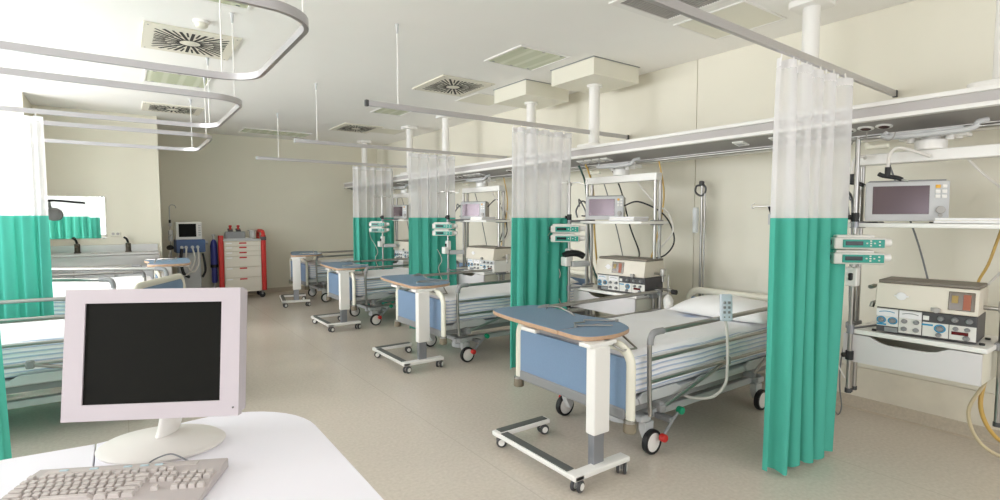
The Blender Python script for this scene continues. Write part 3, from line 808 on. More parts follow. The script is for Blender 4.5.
# ------------------------------------------------------------------ equipment racks hanging from the supply beam
def make_rack(label, x, yc, wd, drawer=True):
    """front faces -x; local y runs along the wall, the photo's left is +y"""
    t = thing('equipment_rack', label, 'rack', (x, yc, 0), group='white equipment racks hanging from the supply beam')
    h = wd / 2
    MB().box((0, 0, 2.0), (0.09, wd + 0.04, 0.075), 0.008).build('top_bar', 'white', t)
    m = MB(); m.cyl((0, 0, 2.035), (0, 0, 2.10), 0.085, n=24, bev=0.008); m.cyl((0, 0, 2.10), (0, 0, 2.165), 0.05, n=20)
    m.box((0.06, 0, 2.125), (0.12, 0.36, 0.03), 0.01)
    for s in (-1, 1): m.cyl((0.05, s * 0.12, 2.10), (0.05, s * 0.12, 2.17), 0.028); m.cyl((-0.02, s * 0.10, 2.09), (-0.02, s * 0.10, 2.12), 0.022)
    m.build('swivel_mount', 'white', t)
    m = MB(); m.tube([(-0.10, 0.21, 2.165), (-0.12, 0.20, 2.13), (-0.12, -0.20, 2.13), (-0.10, -0.25, 2.17), (-0.05, -0.28, 2.185)], 0.017, 8, 4); m.box((-0.10, 0.0, 2.145), (0.05, 0.38, 0.02), 0.006)
    m.build('trolley_handle', 'lgrey', t)
    MB().cyl((-0.12, 0.30, 2.08), (-0.12, 0.33, 2.10), 0.014).box((-0.12, 0.26, 2.075), (0.035, 0.14, 0.03), 0.01).build('task_light', 'cream', t)
    for s in (-1, 1):
        for k, dx in enumerate((-0.03, 0.045)):
            q = MB().cyl((dx, s * h, 0.36), (dx, s * h, 1.965), 0.017, n=14).build('post', 'chrome', t)
            MB().cyl((dx, s * h, 0.335), (dx, s * h, 0.362), 0.021, n=14).build('post_foot', 'dgrey', q)
    MB().box((-0.06, 0, 1.547), (0.42, wd + 0.06, 0.028), 0.004).build('shelf', 'white', t)
    MB().box((-0.02, -0.02, 0.825), (0.50, wd - 0.07, 0.03), 0.004).build('desk_shelf', 'white', t)
    if drawer:
        w2 = wd - 0.075; P = [(-w2 / 2, 0.615), (w2 / 2, 0.615), (w2 / 2, 0.803), (0.21, 0.803), (0.15, 0.773), (0.10, 0.763), (-0.10, 0.763), (-0.15, 0.773), (-0.21, 0.803), (-w2 / 2, 0.803)]
        d = MB().prism(P, 0.02, 'yz', (-0.255, 0, 0), 0.002).build('drawer', 'drawer_white', t)
        m = MB(); m.box((-0.01, 0, 0.625), (0.46, w2, 0.015))
        for s in (-1, 1): m.box((-0.01, s * (w2 / 2 - 0.008), 0.708), (0.46, 0.015, 0.18))
        m.box((0.215, 0, 0.708), (0.015, w2, 0.18)); m.build('drawer_box', 'cream', d)
    c = MB()
    for s in (-1, 1):
        for z in (0.825, 1.547): c.box((0.0, s * (h + 0.0), z), (0.15, 0.055, 0.05), 0.008)
    c.build('shelf_clamps', 'grey', t)
    m = MB()
    m.tube([(-0.2, h - 0.02, 1.60), (-0.16, h + 0.04, 1.68), (-0.05, h + 0.06, 1.78), (0.02, h + 0.05, 1.72), (0.03, h + 0.045, 1.5), (0.04, h + 0.05, 1.25), (0.03, h + 0.04, 0.95), (0.05, h + 0.03, 0.84)], 0.009, 7, 6)
    m.tube([(-0.16, h - 0.01, 1.72), (-0.10, h + 0.06, 1.80), (0.0, h + 0.075, 1.70), (0.02, h + 0.07, 1.62), (-0.08, h + 0.03, 1.615)], 0.008, 7, 6)
    m.tube([(0.08, h - 0.15, 1.965), (0.10, h - 0.2, 1.8), (0.12, h - 0.33, 1.4), (0.14, h - 0.42, 1.0), (0.1, h - 0.45, 0.83)], 0.006, 7, 5)
    m.build('left_cables', 'cable_g', t)
    m = MB()
    m.tube([(0.04, -0.18, 1.965), (0.06, -0.26, 1.86), (0.10, -0.38, 1.73), (0.12, -h - 0.02, 1.66), (0.1, -h - 0.08, 1.6), (0.12, -h - 0.1, 1.45), (0.10, -h + 0.02, 1.30), (0.08, -h + 0.1, 1.18)], 0.008, 7, 6)
    m.build('right_cable', 'cable_w', t)
    m = MB()
    m.tube([(0.09, -h + 0.06, 2.17), (0.13, -h + 0.02, 1.8), (0.12, -h + 0.10, 1.35), (0.12, -h + 0.16, 1.15), (0.10, -h + 0.13, 0.845)], 0.008, 8, 6)
    m.build('gas_hose', 'yellow_tube', t)
    return t
RACKS = [(4.30, 1.185, 0.80), (4.30, 3.80, 0.93), (4.30, 6.43, 0.93), (4.30, 8.98, 0.93)]
LBL = ['nearest equipment rack, cropped by the right edge, with a white drawer', 'equipment rack beside the nearest bed, with ventilator and lit monitor shelf',
       'third equipment rack, between the second and third curtains', 'farthest equipment rack, just left of the third curtain']
racks = []
for (x, y, wd), l in zip(RACKS, LBL): racks.append(make_rack(l, x, y, wd))

# loose hoses below the nearest rack
def hose(name, label, pts, r, m, sm=8):
    o = MB().tube(pts, r, 8, sm).build(name, m); return tag(o, label, 'hose')

def make_monitor(label, loc, rz=0):
    t = thing('patient_monitor', label, 'monitor', loc, rz, group='patient monitors on rack shelves')
    W, Hh = 0.44, 0.27
    MB().box((0.06, 0, Hh / 2 + 0.008), (0.16, W - 0.02, Hh - 0.02), 0.015).build('housing', 'warm_grey', t)
    MB().prism([(-0.045, 0.012), (-0.03, 0.012), (-0.018, Hh), (-0.033, Hh)], W, 'xz', (0, 0, 0), 0.005).build('front_bezel', 'lgrey', t)
    tilt = math.atan2(0.012, Hh - 0.012)
    def front(u, z, d): return (-0.0455 + (z - 0.012) * 0.0455 - d, W / 2 - u * W, z)
    MB().box(front(0.43, 0.15, 0.000), (0.004, W * 0.68, 0.185), 0.001, (0, tilt, 0)).build('screen', 'screen_gloss', t)
    b = MB()
    for i in range(3):
        for j in range(2): b.box(front(0.865 + j * 0.075, 0.235 - i * 0.032, 0.002), (0.008, 0.025, 0.022), 0.003, (0, tilt, 0), mi=1 if (i == 0 and j == 0) else 0)
    b.build('keys', ['white', 'button_orange'], t)
    k = MB(); p = front(0.90, 0.085, 0); k.cyl(p, (p[0] - 0.018, p[1], p[2]), 0.024, n=20, bev=0.004); p = front(0.90, 0.05, 0); k.cyl(p, (p[0] - 0.006, p[1], p[2]), 0.012, n=14); k.build('control_knob', 'warm_grey', t)
    MB().box((0.03, 0, Hh + 0.004), (0.12, W * 0.92, 0.012), 0.004).build('top_cover', 'grey', t)
    f = MB()
    for s in (-1, 1): f.box((0.04, s * 0.16, 0.004), (0.12, 0.03, 0.008), 0.002)
    f.build('feet', 'dgrey', t)
    return t
SH = 1.562
make_monitor('patient monitor with pinkish glossy screen on the nearest rack', (4.22, 1.285, SH), R(24))
make_monitor('patient monitor with pale pinkish screen on the rack beside the nearest bed', (4.20, 3.93, SH), R(30)).scale = (0.92, 0.92, 0.95)
make_monitor('patient monitor on the third rack, left of the second curtain from the right', (4.20, 6.50, SH), R(30)).scale = (0.92, 0.92, 0.95)
make_monitor('farthest patient monitor, just left of the third curtain', (4.20, 9.06, SH), R(30)).scale = (0.92, 0.92, 0.95)

def papers(label, loc, dims, n=2):
    t = thing('document_folder', label, 'folder', loc, group='white folders lying on rack shelves')
    b = MB()
    for i in range(n): b.box((0.004 * i, -0.006 * i, dims[2] / n * (i + 0.5)), (dims[0], dims[1], dims[2] / n - 0.003), 0.003)
    b.build('cover', 'paper', t)
    MB().box((0, 0, dims[2] / 2), (dims[0] - 0.012, dims[1] - 0.012, dims[2] - 0.004)).build('pages', 'cream', t)
papers('flat white folders on the nearest rack shelf right of the monitor', (4.14, 0.92, SH), (0.22, 0.32, 0.035))
papers('flat white folders on the shelf of the rack beside the nearest bed', (4.14, 3.56, SH), (0.22, 0.32, 0.045))
papers('flat white folders on the shelf of the third rack', (4.14, 6.18, SH), (0.22, 0.30, 0.045))

def make_ventilator(label, loc, wu, rz=0, W=0.60, plain=False):
    t = thing('ventilator', label, 'ventilator', loc, rz, group='bench ventilators on the racks'); t.scale = (1, 1, 0.9)
    D = 0.30
    yu = lambda u: W / 2 - u * W
    z1, z2 = 0.19, 0.365
    MB().box((0.0, 0, 0.10), (D, W - 0.01, 0.18), 0.005).build('lower_case', 'panel_white' if plain else 'panel_dark', t)
    fx = -D / 2
    MB().prism([(fx - 0.025, z1 + 0.004), (fx - 0.03, z1 + 0.012), (fx - 0.005, z2), (D / 2, z2), (D / 2, z1 + 0.004)], W, 'xz', (0, 0, 0), 0.006).build('upper_housing', 'vent_body', t)
    MB().box((0.01, 0, z2 + 0.012), (D - 0.02, W * 0.985, 0.024), 0.006).build('lid', 'vent_top', t)
    zt = lambda z: fx - 0.03 + (z - z1 - 0.012) / (z2 - z1 - 0.012) * 0.025
    tl = math.atan2(0.025, z2 - z1 - 0.012)
    def up(u, z, d=0.0): return (zt(z) - d, yu(u), z)
    if not plain:
        o = MB().box(up(wu, 0.283, -0.002), (0.012, W * 0.24, 0.125), 0.004, (0, tl, 0)).build('bellows_window', 'window_brown', t)
        MB().box(up(wu + 0.05, 0.28, 0.005), (0.004, 0.035, 0.10), 0.001, (0, tl, 0)).build('bellows', 'orange', o)
        MB().box(up(wu - 0.06, 0.295, 0.005), (0.004, 0.03, 0.05), 0.001, (0, tl, 0)).build('scale_mark', 'mustard', o)
    b = MB(); p = Vector(up(0.27, 0.283)); q = Vector(up(0.27, 0.283, 0.006)); b.cyl(p, q, 0.028, n=24, bev=0.002)
    for s in (-1, 1): b.box(up(0.27 + s * 0.055, 0.283, 0.001), (0.006, 0.02, 0.012), 0.003)
    b.build('badge', 'paper', t)
    MB().cyl(up(0.63 if wu > 0.5 else 0.80, 0.212), up(0.63 if wu > 0.5 else 0.80, 0.212, 0.03), 0.018, n=16, bev=0.003).box(up(0.61 if wu > 0.5 else 0.78, 0.216, 0.012), (0.012, 0.04, 0.026), 0.004).build('latch', 'warm_grey', t)
    def plate(u0, u1, za, zb, m, nm, d=0.004): return MB().box((fx - d / 2 - 0.001, yu((u0 + u1) / 2), (za + zb) / 2), (d, (u1 - u0) * W, zb - za), 0.0015).build(nm, m, t)
    plate(0.015, 0.242, 0.055, 0.182, 'panel_white', 'airway_panel'); plate(0.248, 0.478, 0.02, 0.182, 'panel_white', 'pressure_panel')
    plate(0.488, 0.735, 0.02, 0.118, 'panel_white', 'rate_panel'); plate(0.742, 0.985, 0.02, 0.118, 'panel_white', 'alarm_panel')
    plate(0.485, 0.985, 0.122, 0.184, 'lgrey' if plain else 'dgrey', 'dark_band'); plate(0.10, 0.24, 0.014, 0.048, 'grey', 'vent_grid')
    for u in (0.125, 0.365):
        o = MB().box((fx - 0.007, yu(u), 0.153), (0.006, 0.115, 0.05), 0.002).build('meter', 'paper', t)
        MB().tube([(fx - 0.011, yu(u) + a, 0.152 + 0.012 * math.cos(a * 30)) for a in (-0.042, -0.028, -0.014, 0, 0.014, 0.028, 0.042)], 0.0025, 6, 2).build('meter_scale', 'dial_blue' if u < 0.2 else 'grey', o)
    def knob(u, z, r, m='grey', ring=None):
        o = MB().lathe([(0, 0.024), (r * 0.72, 0.022), (r * 0.85, 0.012), (r, 0.008), (r, 0)], (fx - 0.004, yu(u), z), 20, mtx=Matrix.Rotation(-PI / 2, 4, 'Y')).box((fx - 0.029, yu(u), z), (0.006, 0.005, r * 1.3), 0.001, (R(30), 0, 0)).build('knob', m, t)
        if ring:
            MB().lathe([(r * 1.05, 0.004), (r * 1.45, 0.004), (r * 1.45, 0), (r * 1.05, 0)], (fx - 0.004, yu(u), z), 24, mtx=Matrix.Rotation(-PI / 2, 4, 'Y')).build('dial_ring', ring, o)
    knob(0.065, 0.098, 0.018, 'grey', 'dial_blue'); knob(0.185, 0.098, 0.018, 'grey', 'dial_blue')
    for u in (0.305, 0.425):
        for z in (0.105, 0.05): knob(u, z, 0.016)
    for u in (0.66, 0.79, 0.92): knob(u, 0.153, 0.017)
    knob(0.655, 0.082, 0.020, 'grey', 'dial_blue'); knob(0.645, 0.038, 0.015); knob(0.80, 0.095, 0.014); knob(0.905, 0.095, 0.014); knob(0.90, 0.038, 0.017)
    for u, z, w in ((0.07, 0.066, 0.05), (0.535, 0.1, 0.055)): MB().box((fx - 0.006, yu(u), z), (0.004, w, 0.012), 0.001).build('blue_label', 'dial_blue', t)
    MB().box((fx - 0.007, yu(0.84), 0.066), (0.006, 0.078, 0.022), 0.001).build('red_display', 'dred', t)
    MB().box((fx - 0.007, yu(0.52), 0.147), (0.006, 0.03, 0.03), 0.002).build('selector', 'white', t)
    p = MB(); p.cyl((-0.02, W / 2, 0.335), (-0.05, W / 2 + 0.05, 0.325), 0.014); p.cyl((-0.05, W / 2 + 0.04, 0.328), (-0.09, W / 2 + 0.05, 0.322), 0.017); p.cyl((-0.02, W / 2, 0.22), (-0.06, W / 2 + 0.04, 0.20), 0.014); p.cyl((-0.06, W / 2 + 0.04, 0.205), (-0.07, W / 2 + 0.045, 0.17), 0.014)
    p.cyl((0.0, -W / 2, 0.235), (0.0, -W / 2 - 0.07, 0.235), 0.014); p.box((0, -W / 2 - 0.09, 0.25), (0.05, 0.045, 0.08), 0.008); p.cyl((0, -W / 2 - 0.09, 0.21), (0, -W / 2 - 0.09, 0.15), 0.012)
    p.build('gas_ports', 'steel', t)
    f = MB()
    for sx in (-1, 1):
        for sy in (-1, 1): f.cyl((sx * 0.11, sy * 0.27, 0), (sx * 0.11, sy * 0.27, 0.012), 0.014)
    f.build('feet', 'black', t)
    return t
DZ = 0.841
make_ventilator('beige ventilator with bellows window at its right, on the nearest rack', (4.22, 1.125, DZ), 0.845, R(5), 0.51)
make_ventilator('beige ventilator with centred bellows window, beside the nearest bed', (4.22, 3.60, DZ), 0.47, R(4), 0.60)
make_ventilator('ventilator on the third rack beside a black bag', (4.22, 6.14, DZ), 0.86, R(4), 0.62, True)
make_ventilator('farthest ventilator, on the rack left of the third curtain', (4.22, 8.62, DZ), 0.86, R(4), 0.62, True)

# black bag beside the third rack's ventilator
t = thing('shoulder_bag', 'small black bag hanging at the left of the third rack', 'bag', (4.02, 6.96, 0.80))
MB().box((0, 0, 0.12), (0.08, 0.20, 0.22), 0.02, (0, R(6), 0)).build('body', 'black', t)
MB().tube([(0, 0.09, 0.22), (0.05, 0.07, 0.42), (0.05, 0, 0.5), (0.05, -0.06, 0.42), (0, -0.09, 0.22)], 0.008, 6, 4).build('strap', 'black', t)

# ------------------------------------------------------------------ infusion pumps on poles
def make_pole(label, x, y, z0=0.42, z1=2.14):
    t = thing('infusion_pole', label, 'pole', (x, y, 0), group='steel infusion poles by the curtains')
    MB().cyl((0, 0, z0), (0, 0, z1), 0.0145, n=14).build('pole', 'chrome', t)
    h = MB()
    for s in (-1, 1):
        h.tube([(0, 0, z1 - 0.01), (-0.05 * s, s * 0.09, z1 - 0.005), (-0.07 * s, s * 0.14, z1 - 0.03), (-0.08 * s, s * 0.17, z1 - 0.015), (-0.085 * s, s * 0.18, z1 + 0.02)], 0.004, 6, 4)
        h.tube([(0, 0, z1 - 0.01), (0.06 * s, s * 0.05, z1 - 0.01), (0.10 * s, s * 0.08, z1 - 0.03), (0.12 * s, s * 0.09, z1 + 0.01)], 0.004, 6, 4)
    h.build('hooks', 'chrome', t)
    c = MB()
    for z in (1.60, 0.66):
        c.cyl((0, 0, z - 0.03), (0, 0, z + 0.03), 0.024); c.cyl((-0.03, 0.03, z), (0.01, 0.01, z), 0.016)
    c.build('black_clamps', 'black', t)
    c = MB(); c.box((0, 0, 1.20), (0.06, 0.07, 0.13), 0.01); c.box((-0.035, 0, 1.20), (0.03, 0.025, 0.05), 0.008, mi=1)
    c.build('height_clamp', ['white', 'black'], t)
    MB().cyl((0, 0, z0 - 0.02), (0, 0, z0 + 0.01), 0.02).build('end_foot', 'dgrey', t)
    a = MB(); a.cyl((0, 0, 0.84), (0.30, -0.06, 0.84), 0.011); a.cyl((0, 0, 1.56), (0.30, -0.06, 1.56), 0.011); a.cyl((0, 0, 0.81), (0, 0, 0.87), 0.022); a.cyl((0, 0, 1.53), (0, 0, 1.59), 0.022)
    a.build('rack_arms', 'alu_dark', t)
    return t
def make_pump(label, loc, rz):
    t = thing('infusion_pump', label, 'pump', loc, rz, group='teal infusion pumps clamped to the poles')
    W = 0.30
    MB().box((0.0, 0, 0.045), (0.12, W, 0.075), 0.012).box((0.0, 0.02, 0.09), (0.09, W * 0.75, 0.02), 0.008).build('case', 'panel_white', t)
    MB().box((-0.062, -0.02, 0.045), (0.008, W * 0.80, 0.052), 0.003).build('front_panel', 'pump_teal', t)
    MB().box((-0.067, 0.035, 0.047), (0.004, 0.10, 0.026), 0.001).build('display', 'lcd', t)
    k = MB()
    for i, (dy, dz) in enumerate(((0.0, 0.0), (0.022, 0.0), (-0.022, 0.0), (0, 0.015), (0, -0.015), (-0.05, 0.01), (-0.05, -0.012))): k.box((-0.067, -0.06 + dy, 0.047 + dz), (0.005, 0.011, 0.009), 0.002)
    k.build('keys', 'panel_white', t)
    MB().cyl((0.0, -W / 2, 0.05), (0.0, -W / 2 - 0.05, 0.05), 0.026, n=18, bev=0.005).build('side_knob', 'white', t)
    m = MB(); m.box((0.085, 0.0, 0.045), (0.06, 0.05, 0.05), 0.008); m.cyl((0.0, W / 2, 0.05), (0.0, W / 2 + 0.02, 0.05), 0.018); m.build('pole_clamp', 'dgrey', t)
    return t
POLES = [(4.02, 1.50), (3.90, 4.16), (3.80, 6.56), (3.76, 8.78)]
PL = ['nearest steel infusion pole beside the right foreground curtain', 'steel infusion pole between the nearest bed\'s curtain and rack', 'steel infusion pole in front of the third curtain, second from the camera', 'farthest steel infusion pole, in front of the curtain by the far wall']
PU = ['beside the foreground curtain', 'by the rack behind the nearest bed', 'before the middle curtain', 'before the farthest curtain']
for i, (x, y) in enumerate(POLES):
    make_pole(PL[i], x, y, 0.42, 2.13 if i == 0 else 1.97)
    for k, z in enumerate((1.43, 1.332)):
        a = R(42); z -= 0.0 if i else 0.045
        make_pump(('upper' if k == 0 else 'lower') + ' teal infusion pump on the pole ' + PU[i], (x - 0.105 * math.cos(a) - 0.03 * math.sin(a), y - 0.105 * math.sin(a) + 0.03 * math.cos(a), z), a)
    if i: 
        b = thing('suction_bottle', 'white collection unit clamped to the pole ' + PU[i], 'medical unit', (x + 0.0, y - 0.005, 0.0), group='white collection units on the poles')
        MB().box((-0.05, 0.0, 1.13), (0.07, 0.09, 0.10), 0.012).build('bracket', 'white', b)
        MB().box((0.11, -0.05, 1.10), (0.22, 0.06, 0.06), 0.012, (0, 0, R(-12))).build('tray', 'lgrey', b)
        if i == 1: MB().tube([(-0.08, 0.0, 1.19), (-0.02, -0.02, 1.215), (0.08, -0.05, 1.21), (0.14, -0.07, 1.18)], 0.035, 10, 4).build('rolled_cuff', 'black', b)
    # drip line from the pumps
    tag(MB().tube([(x - 0.14, y + 0.14, 1.44), (x - 0.16, y + 0.19, 1.36), (x - 0.15, y + 0.18, 1.24), (x - 0.10, y + 0.09, 1.10), (x - 0.07, y + 0.06, 0.98), (x - 0.10, y + 0.10, 0.86), (x - 0.03, y + 0.07, 0.62), (x - 0.02, y + 0.015, 0.50)], 0.0045, 6, 6).build('drip_line', 'cable_w'), 'thin drip line hanging from the pumps ' + PU[i], 'tube', 'drip lines of the pumps')

# ------------------------------------------------------------------ hoses and probes around the nearest rack
def probe(label, p, q0):
    t = thing('air_gun', label, 'spray gun', p, group='black spray guns hanging by the nearest rack')
    MB().tube([(q0[0] - p[0], q0[1] - p[1], q0[2] - p[2]), (0.02, -0.06, 0.16), (0, -0.01, 0.13), (0, 0, 0.05), (0, 0, 0.02)], 0.010, 8, 6).build('hose', 'cable_w', t)
    MB().cyl((0, 0, -0.02), (0, 0, 0.04), 0.016).tube([(0, 0.05, -0.0), (0, 0.02, -0.015), (0, -0.05, -0.03), (0, -0.08, -0.045)], 0.014, 8, 3).build('grip', 'black', t)
    MB().cyl((0, -0.075, -0.043), (0, -0.115, -0.058), 0.006).build('nozzle', 'steel', t)
probe('black spray gun on a white hose above the nearest monitor', (4.08, 1.345, 1.885), (4.24, 1.17, 1.99))
probe('black spray gun on a grey hose beside the nearest rack post', (4.16, 1.585, 1.86), (4.28, 1.55, 2.01))
hose('gas_hose', 'yellow gas hose looping to the floor under the nearest rack', [(4.58, 0.90, 0.80), (4.60, 0.91, 0.60), (4.55, 0.92, 0.35), (4.62, 0.84, 0.15), (4.78, 0.68, 0.06), (4.88, 0.5, 0.05), (4.92, 0.3, 0.12)], 0.013, 'yellow_tube')
hose('drain_hose', 'pale hose looping to the floor under the nearest rack', [(4.54, 0.88, 0.80), (4.55, 0.90, 0.55), (4.50, 0.97, 0.32), (4.52, 0.90, 0.12), (4.62, 0.74, 0.03), (4.74, 0.5, 0.02), (4.8, 0.2, 0.02)], 0.011, 'clear_tube')
hose('power_cable', 'grey cable curving from the nearest rack down to the skirting', [(4.24, 1.60, 0.80), (4.28, 1.65, 0.55), (4.30, 1.66, 0.35), (4.45, 1.70, 0.15), (4.6, 1.78, 0.03), (4.8, 1.9, 0.012)], 0.005, 'cable_g')
hose('gas_hose', 'dark green hose hanging left of the rack beside the nearest bed', [(4.30, 4.44, 2.19), (4.33, 4.42, 2.12), (4.40, 4.42, 1.95), (4.43, 4.40, 1.5), (4.44, 4.36, 1.1), (4.5, 4.28, 0.84), (4.6, 4.2, 0.7)], 0.011, 'cable_green')
hose('gas_hose', 'yellow hose hanging left of the rack beside the nearest bed', [(4.30, 4.33, 2.19), (4.36, 4.34, 2.12), (4.44, 4.34, 1.9), (4.46, 4.33, 1.4), (4.5, 4.30, 0.95), (4.55, 4.24, 0.7)], 0.011, 'yellow_tube')
hose('monitor_cable', 'long black cable sagging right of the rack beside the nearest bed', [(4.33, 3.78, 1.72), (4.36, 3.62, 1.76), (4.40, 3.38, 1.66), (4.42, 3.26, 1.52), (4.42, 3.22, 1.35), (4.38, 3.30, 1.22), (4.30, 3.42, 1.18), (4.28, 3.45, 1.16)], 0.008, 'black')
hose('monitor_cable', 'thin black cable crossing behind the rack beside the nearest bed', [(4.44, 4.08, 2.16), (4.50, 3.98, 1.9), (4.52, 3.86, 1.5), (4.50, 3.72, 1.25), (4.36, 3.60, 1.18)], 0.008, 'black')
for yy, nm in ((6.43, 'third rack'), (8.98, 'farthest rack')):
    hose('monitor_cable', 'black cables sagging at the right of the %s' % nm, [(4.33, yy - 0.1, 1.75), (4.40, yy - 0.25, 1.85), (4.44, yy - 0.36, 1.55), (4.42, yy - 0.28, 1.25), (4.44, yy - 0.42, 1.4), (4.42, yy - 0.36, 1.8), (4.44, yy - 0.3, 1.96)], 0.008, 'black')

# small gas tap unit beside the second rack, drip pole at the bed head
t = thing('flow_meter', 'small white flow meter on the post right of the nearest bed\'s rack', 'flow meter', (4.28, 3.17, 0.0))
MB().lathe([(0, 0.72), (0.04, 0.72), (0.05, 0.80), (0.035, 0.83), (0.02, 0.85), (0, 0.86)]).cyl((-0.03, -0.06, 0.76), (0.0, 0, 0.79), 0.018).build('bottle', 'white', t)
MB().cyl((0, 0, 0.85), (0, 0, 1.04), 0.010).cyl((0, -0.05, 0.90), (0, 0.16, 0.90), 0.013).build('valve', 'steel', t)
MB().cyl((0, -0.04, 0.885), (0, -0.09, 0.885), 0.024).build('tap', 'black', t)
t = thing('drip_pole', 'steel drip pole with clear bag standing at the wall behind the bed head', 'drip pole', (4.84, 3.20, 0))
MB().cyl((0, 0, 0.02), (0, 0, 1.93), 0.013).cyl((0, -0.035, 0.02), (0, -0.035, 1.84), 0.009).build('pole', 'chrome', t)
MB().lathe([(0, 0), (0.10, 0), (0.10, 0.02), (0.03, 0.035), (0, 0.035)]).build('foot', 'grey', t)
MB().tube([(0, 0, 1.92), (-0.02, 0.05, 1.92), (-0.03, 0.055, 1.86), (-0.02, 0.01, 1.82), (0, -0.03, 1.84), (0, -0.04, 1.90), (0, 0, 1.94)], 0.010, 7, 4).box((-0.01, 0, 1.945), (0.05, 0.04, 0.05), 0.012).build('hook', 'dgrey', t)
b = MB().prism([(-0.022, 1.44), (0.022, 1.44), (0.026, 1.66), (0.02, 1.70), (-0.02, 1.70), (-0.026, 1.66)], 0.05, 'yz', (-0.05, 0.035, 0), 0.012).build('drip_bag', mat('pale_drip_bag', (222, 226, 228), 0.25), None)
b.location = (4.84, 3.20, 0); tag(b, 'clear drip bag hanging from the steel pole at the wall', 'drip bag')
t = thing('wall_hook_arm', 'thin wall hook arm partly hidden by the nearest curtain', 'hook', (4.97, 2.54, 1.70))
MB().tube([(0, 0, -0.12), (-0.05, -0.01, -0.06), (-0.07, 0, 0.0)], 0.012, 8, 5).build('bracket', 'black', t)
MB().tube([(-0.07, -0.06, 0.005), (-0.07, 0.06, 0.0), (-0.08, 0.12, 0.0), (-0.08, 0.15, -0.015), (-0.08, 0.16, 0.01), (-0.08, 0.13, 0.03)], 0.005, 6, 4).build('hook', 'chrome', t)
MB().box((-0.008, 0, -0.12), (0.015, 0.07, 0.10), 0.004).build('wall_plate', 'lgrey', t)

# ------------------------------------------------------------------ far wall: ventilator, drawer cart, cylinder, sinks
t = thing('drawer_cart', 'beige six-drawer cart with red side columns against the far wall', 'cart', (1.945, 11.52, 0), R(-3))
MB().box((0, 0.0, 0.645), (0.66, 0.46, 0.99), 0.008).build('cabinet', 'skirt_door', t)
MB().box((0, 0, 1.155), (0.70, 0.50, 0.03), 0.01).build('top', 'lgrey', t)
z = 1.125
for hgt in (0.085, 0.10, 0.095, 0.21, 0.21, 0.29):
    d = MB().box((0, -0.238, z - hgt / 2), (0.635, 0.02, hgt - 0.012), 0.004).build('drawer', 'drawer', t)
    MB().box((0, -0.252, z - 0.028), (0.13, 0.02, 0.026), 0.004).build('handle', 'red', d)
    MB().box((-0.24, -0.249, z - 0.03), (0.10, 0.003, 0.02)).build('label_holder', 'paper', d)
    z -= hgt
for s in (-1, 1): MB().prism(rrect(-0.045, 0.045, -0.06, 0.06, 0.03), 1.10, 'xy', (s * 0.375, -0.20, 0.70), 0.01).build('side_column', 'red', t)
MB().tube([(0.375, -0.20, 1.20), (0.375, -0.22, 1.27), (0.37, -0.16, 1.32), (0.34, -0.05, 1.33), (0.335, 0.12, 1.32), (0.335, 0.18, 1.24), (0.335, 0.18, 1.165)], 0.035, 10, 5).build('push_handle', 'red', t)
MB().box((0.375, -0.20, 1.18), (0.10, 0.13, 0.08), 0.015).build('corner_cap', 'dgrey', t)
for x in (-0.34, 0.34):
    for y in (-0.19, 0.19):
        c = MB().cyl((x, y, 0.12), (x, y, 0.16), 0.025).box((x, y, 0.10), (0.035, 0.05, 0.07), 0.008).build('castor', 'grey', t)
        MB().lathe([(0, -0.014), (0.052, -0.014), (0.056, -0.008), (0.056, 0.008), (0.052, 0.014), (0, 0.014)], (x, y, 0.056), 18, mtx=Matrix.Rotation(PI / 2, 4, 'X')).build('wheel', 'black', c)
t = thing('defibrillator', 'grey defibrillator with two red-handled paddles on the drawer cart', 'defibrillator', (1.83, 11.50, 1.171))
MB().prism([(-0.14, 0), (0.14, 0), (0.14, 0.08), (0.02, 0.15), (-0.14, 0.15)], 0.34, 'yz', (0, 0, 0), 0.01).build('case', 'grey', t)
for x in (-0.08, 0.06):
    p = MB().box((x, -0.06, 0.16), (0.09, 0.16, 0.035), 0.01, (R(28), 0, 0)).build('paddle', 'dgrey', t)
    MB().cyl((x, -0.03, 0.19), (x, -0.03, 0.25), 0.022).box((x, -0.03, 0.255), (0.05, 0.09, 0.035), 0.012).build('paddle_handle', 'red', p)
MB().box((0.03, -0.02, 0.010), (0.52, 0.3, 0.02), 0.006).build('tray', 'lgrey', t)
t = thing('glass_beaker', 'small clear beaker on the right of the drawer cart top', 'beaker', (2.15, 11.50, 1.171))
MB().lathe([(0, 0), (0.05, 0), (0.055, 0.02), (0.06, 0.14), (0.08, 0.17), (0.078, 0.17), (0.055, 0.14), (0.05, 0.012), (0, 0.01)], n=24).build('body', 'glass', t)
MB().lathe([(0, 0.155), (0.085, 0.155), (0.085, 0.17), (0.03, 0.18), (0, 0.18)], n=24).build('lid', 'steel', t)
t = thing('gas_cylinder', 'blue gas cylinder standing between the drawer cart and the far ventilator', 'gas cylinder', (1.475, 11.62, 0.32)); t.scale = (0.72, 0.72, 1)
MB().lathe([(0, 0), (0.06, 0.0), (0.075, 0.03), (0.075, 0.30), (0.085, 0.30), (0.085, 0.35), (0.09, 0.36), (0.09, 0.72), (0.07, 0.80), (0.03, 0.85), (0, 0.85)], n=20).build('bottle', 'ox_blue', t)
MB().cyl((0, 0, 0.84), (0, 0, 0.94), 0.025).box((0, 0, 0.93), (0.09, 0.04, 0.035), 0.01).build('valve', 'steel', t)
MB().lathe([(0.088, 0.30), (0.095, 0.30), (0.095, 0.36), (0.088, 0.36)], n=20).box((0, 0.14, 0.33), (0.05, 0.14, 0.06), 0.006).build('wall_bracket', 'black', t)
MB().box((0, 0.24, -0.1), (0.02, 0.1, 0.02)).cyl((0, 0.05, -0.30), (0, 0.05, 0.0), 0.02).cyl((0, 0.05, -0.32), (0, 0.05, -0.29), 0.09, n=20).build('stand', 'lgrey', t)

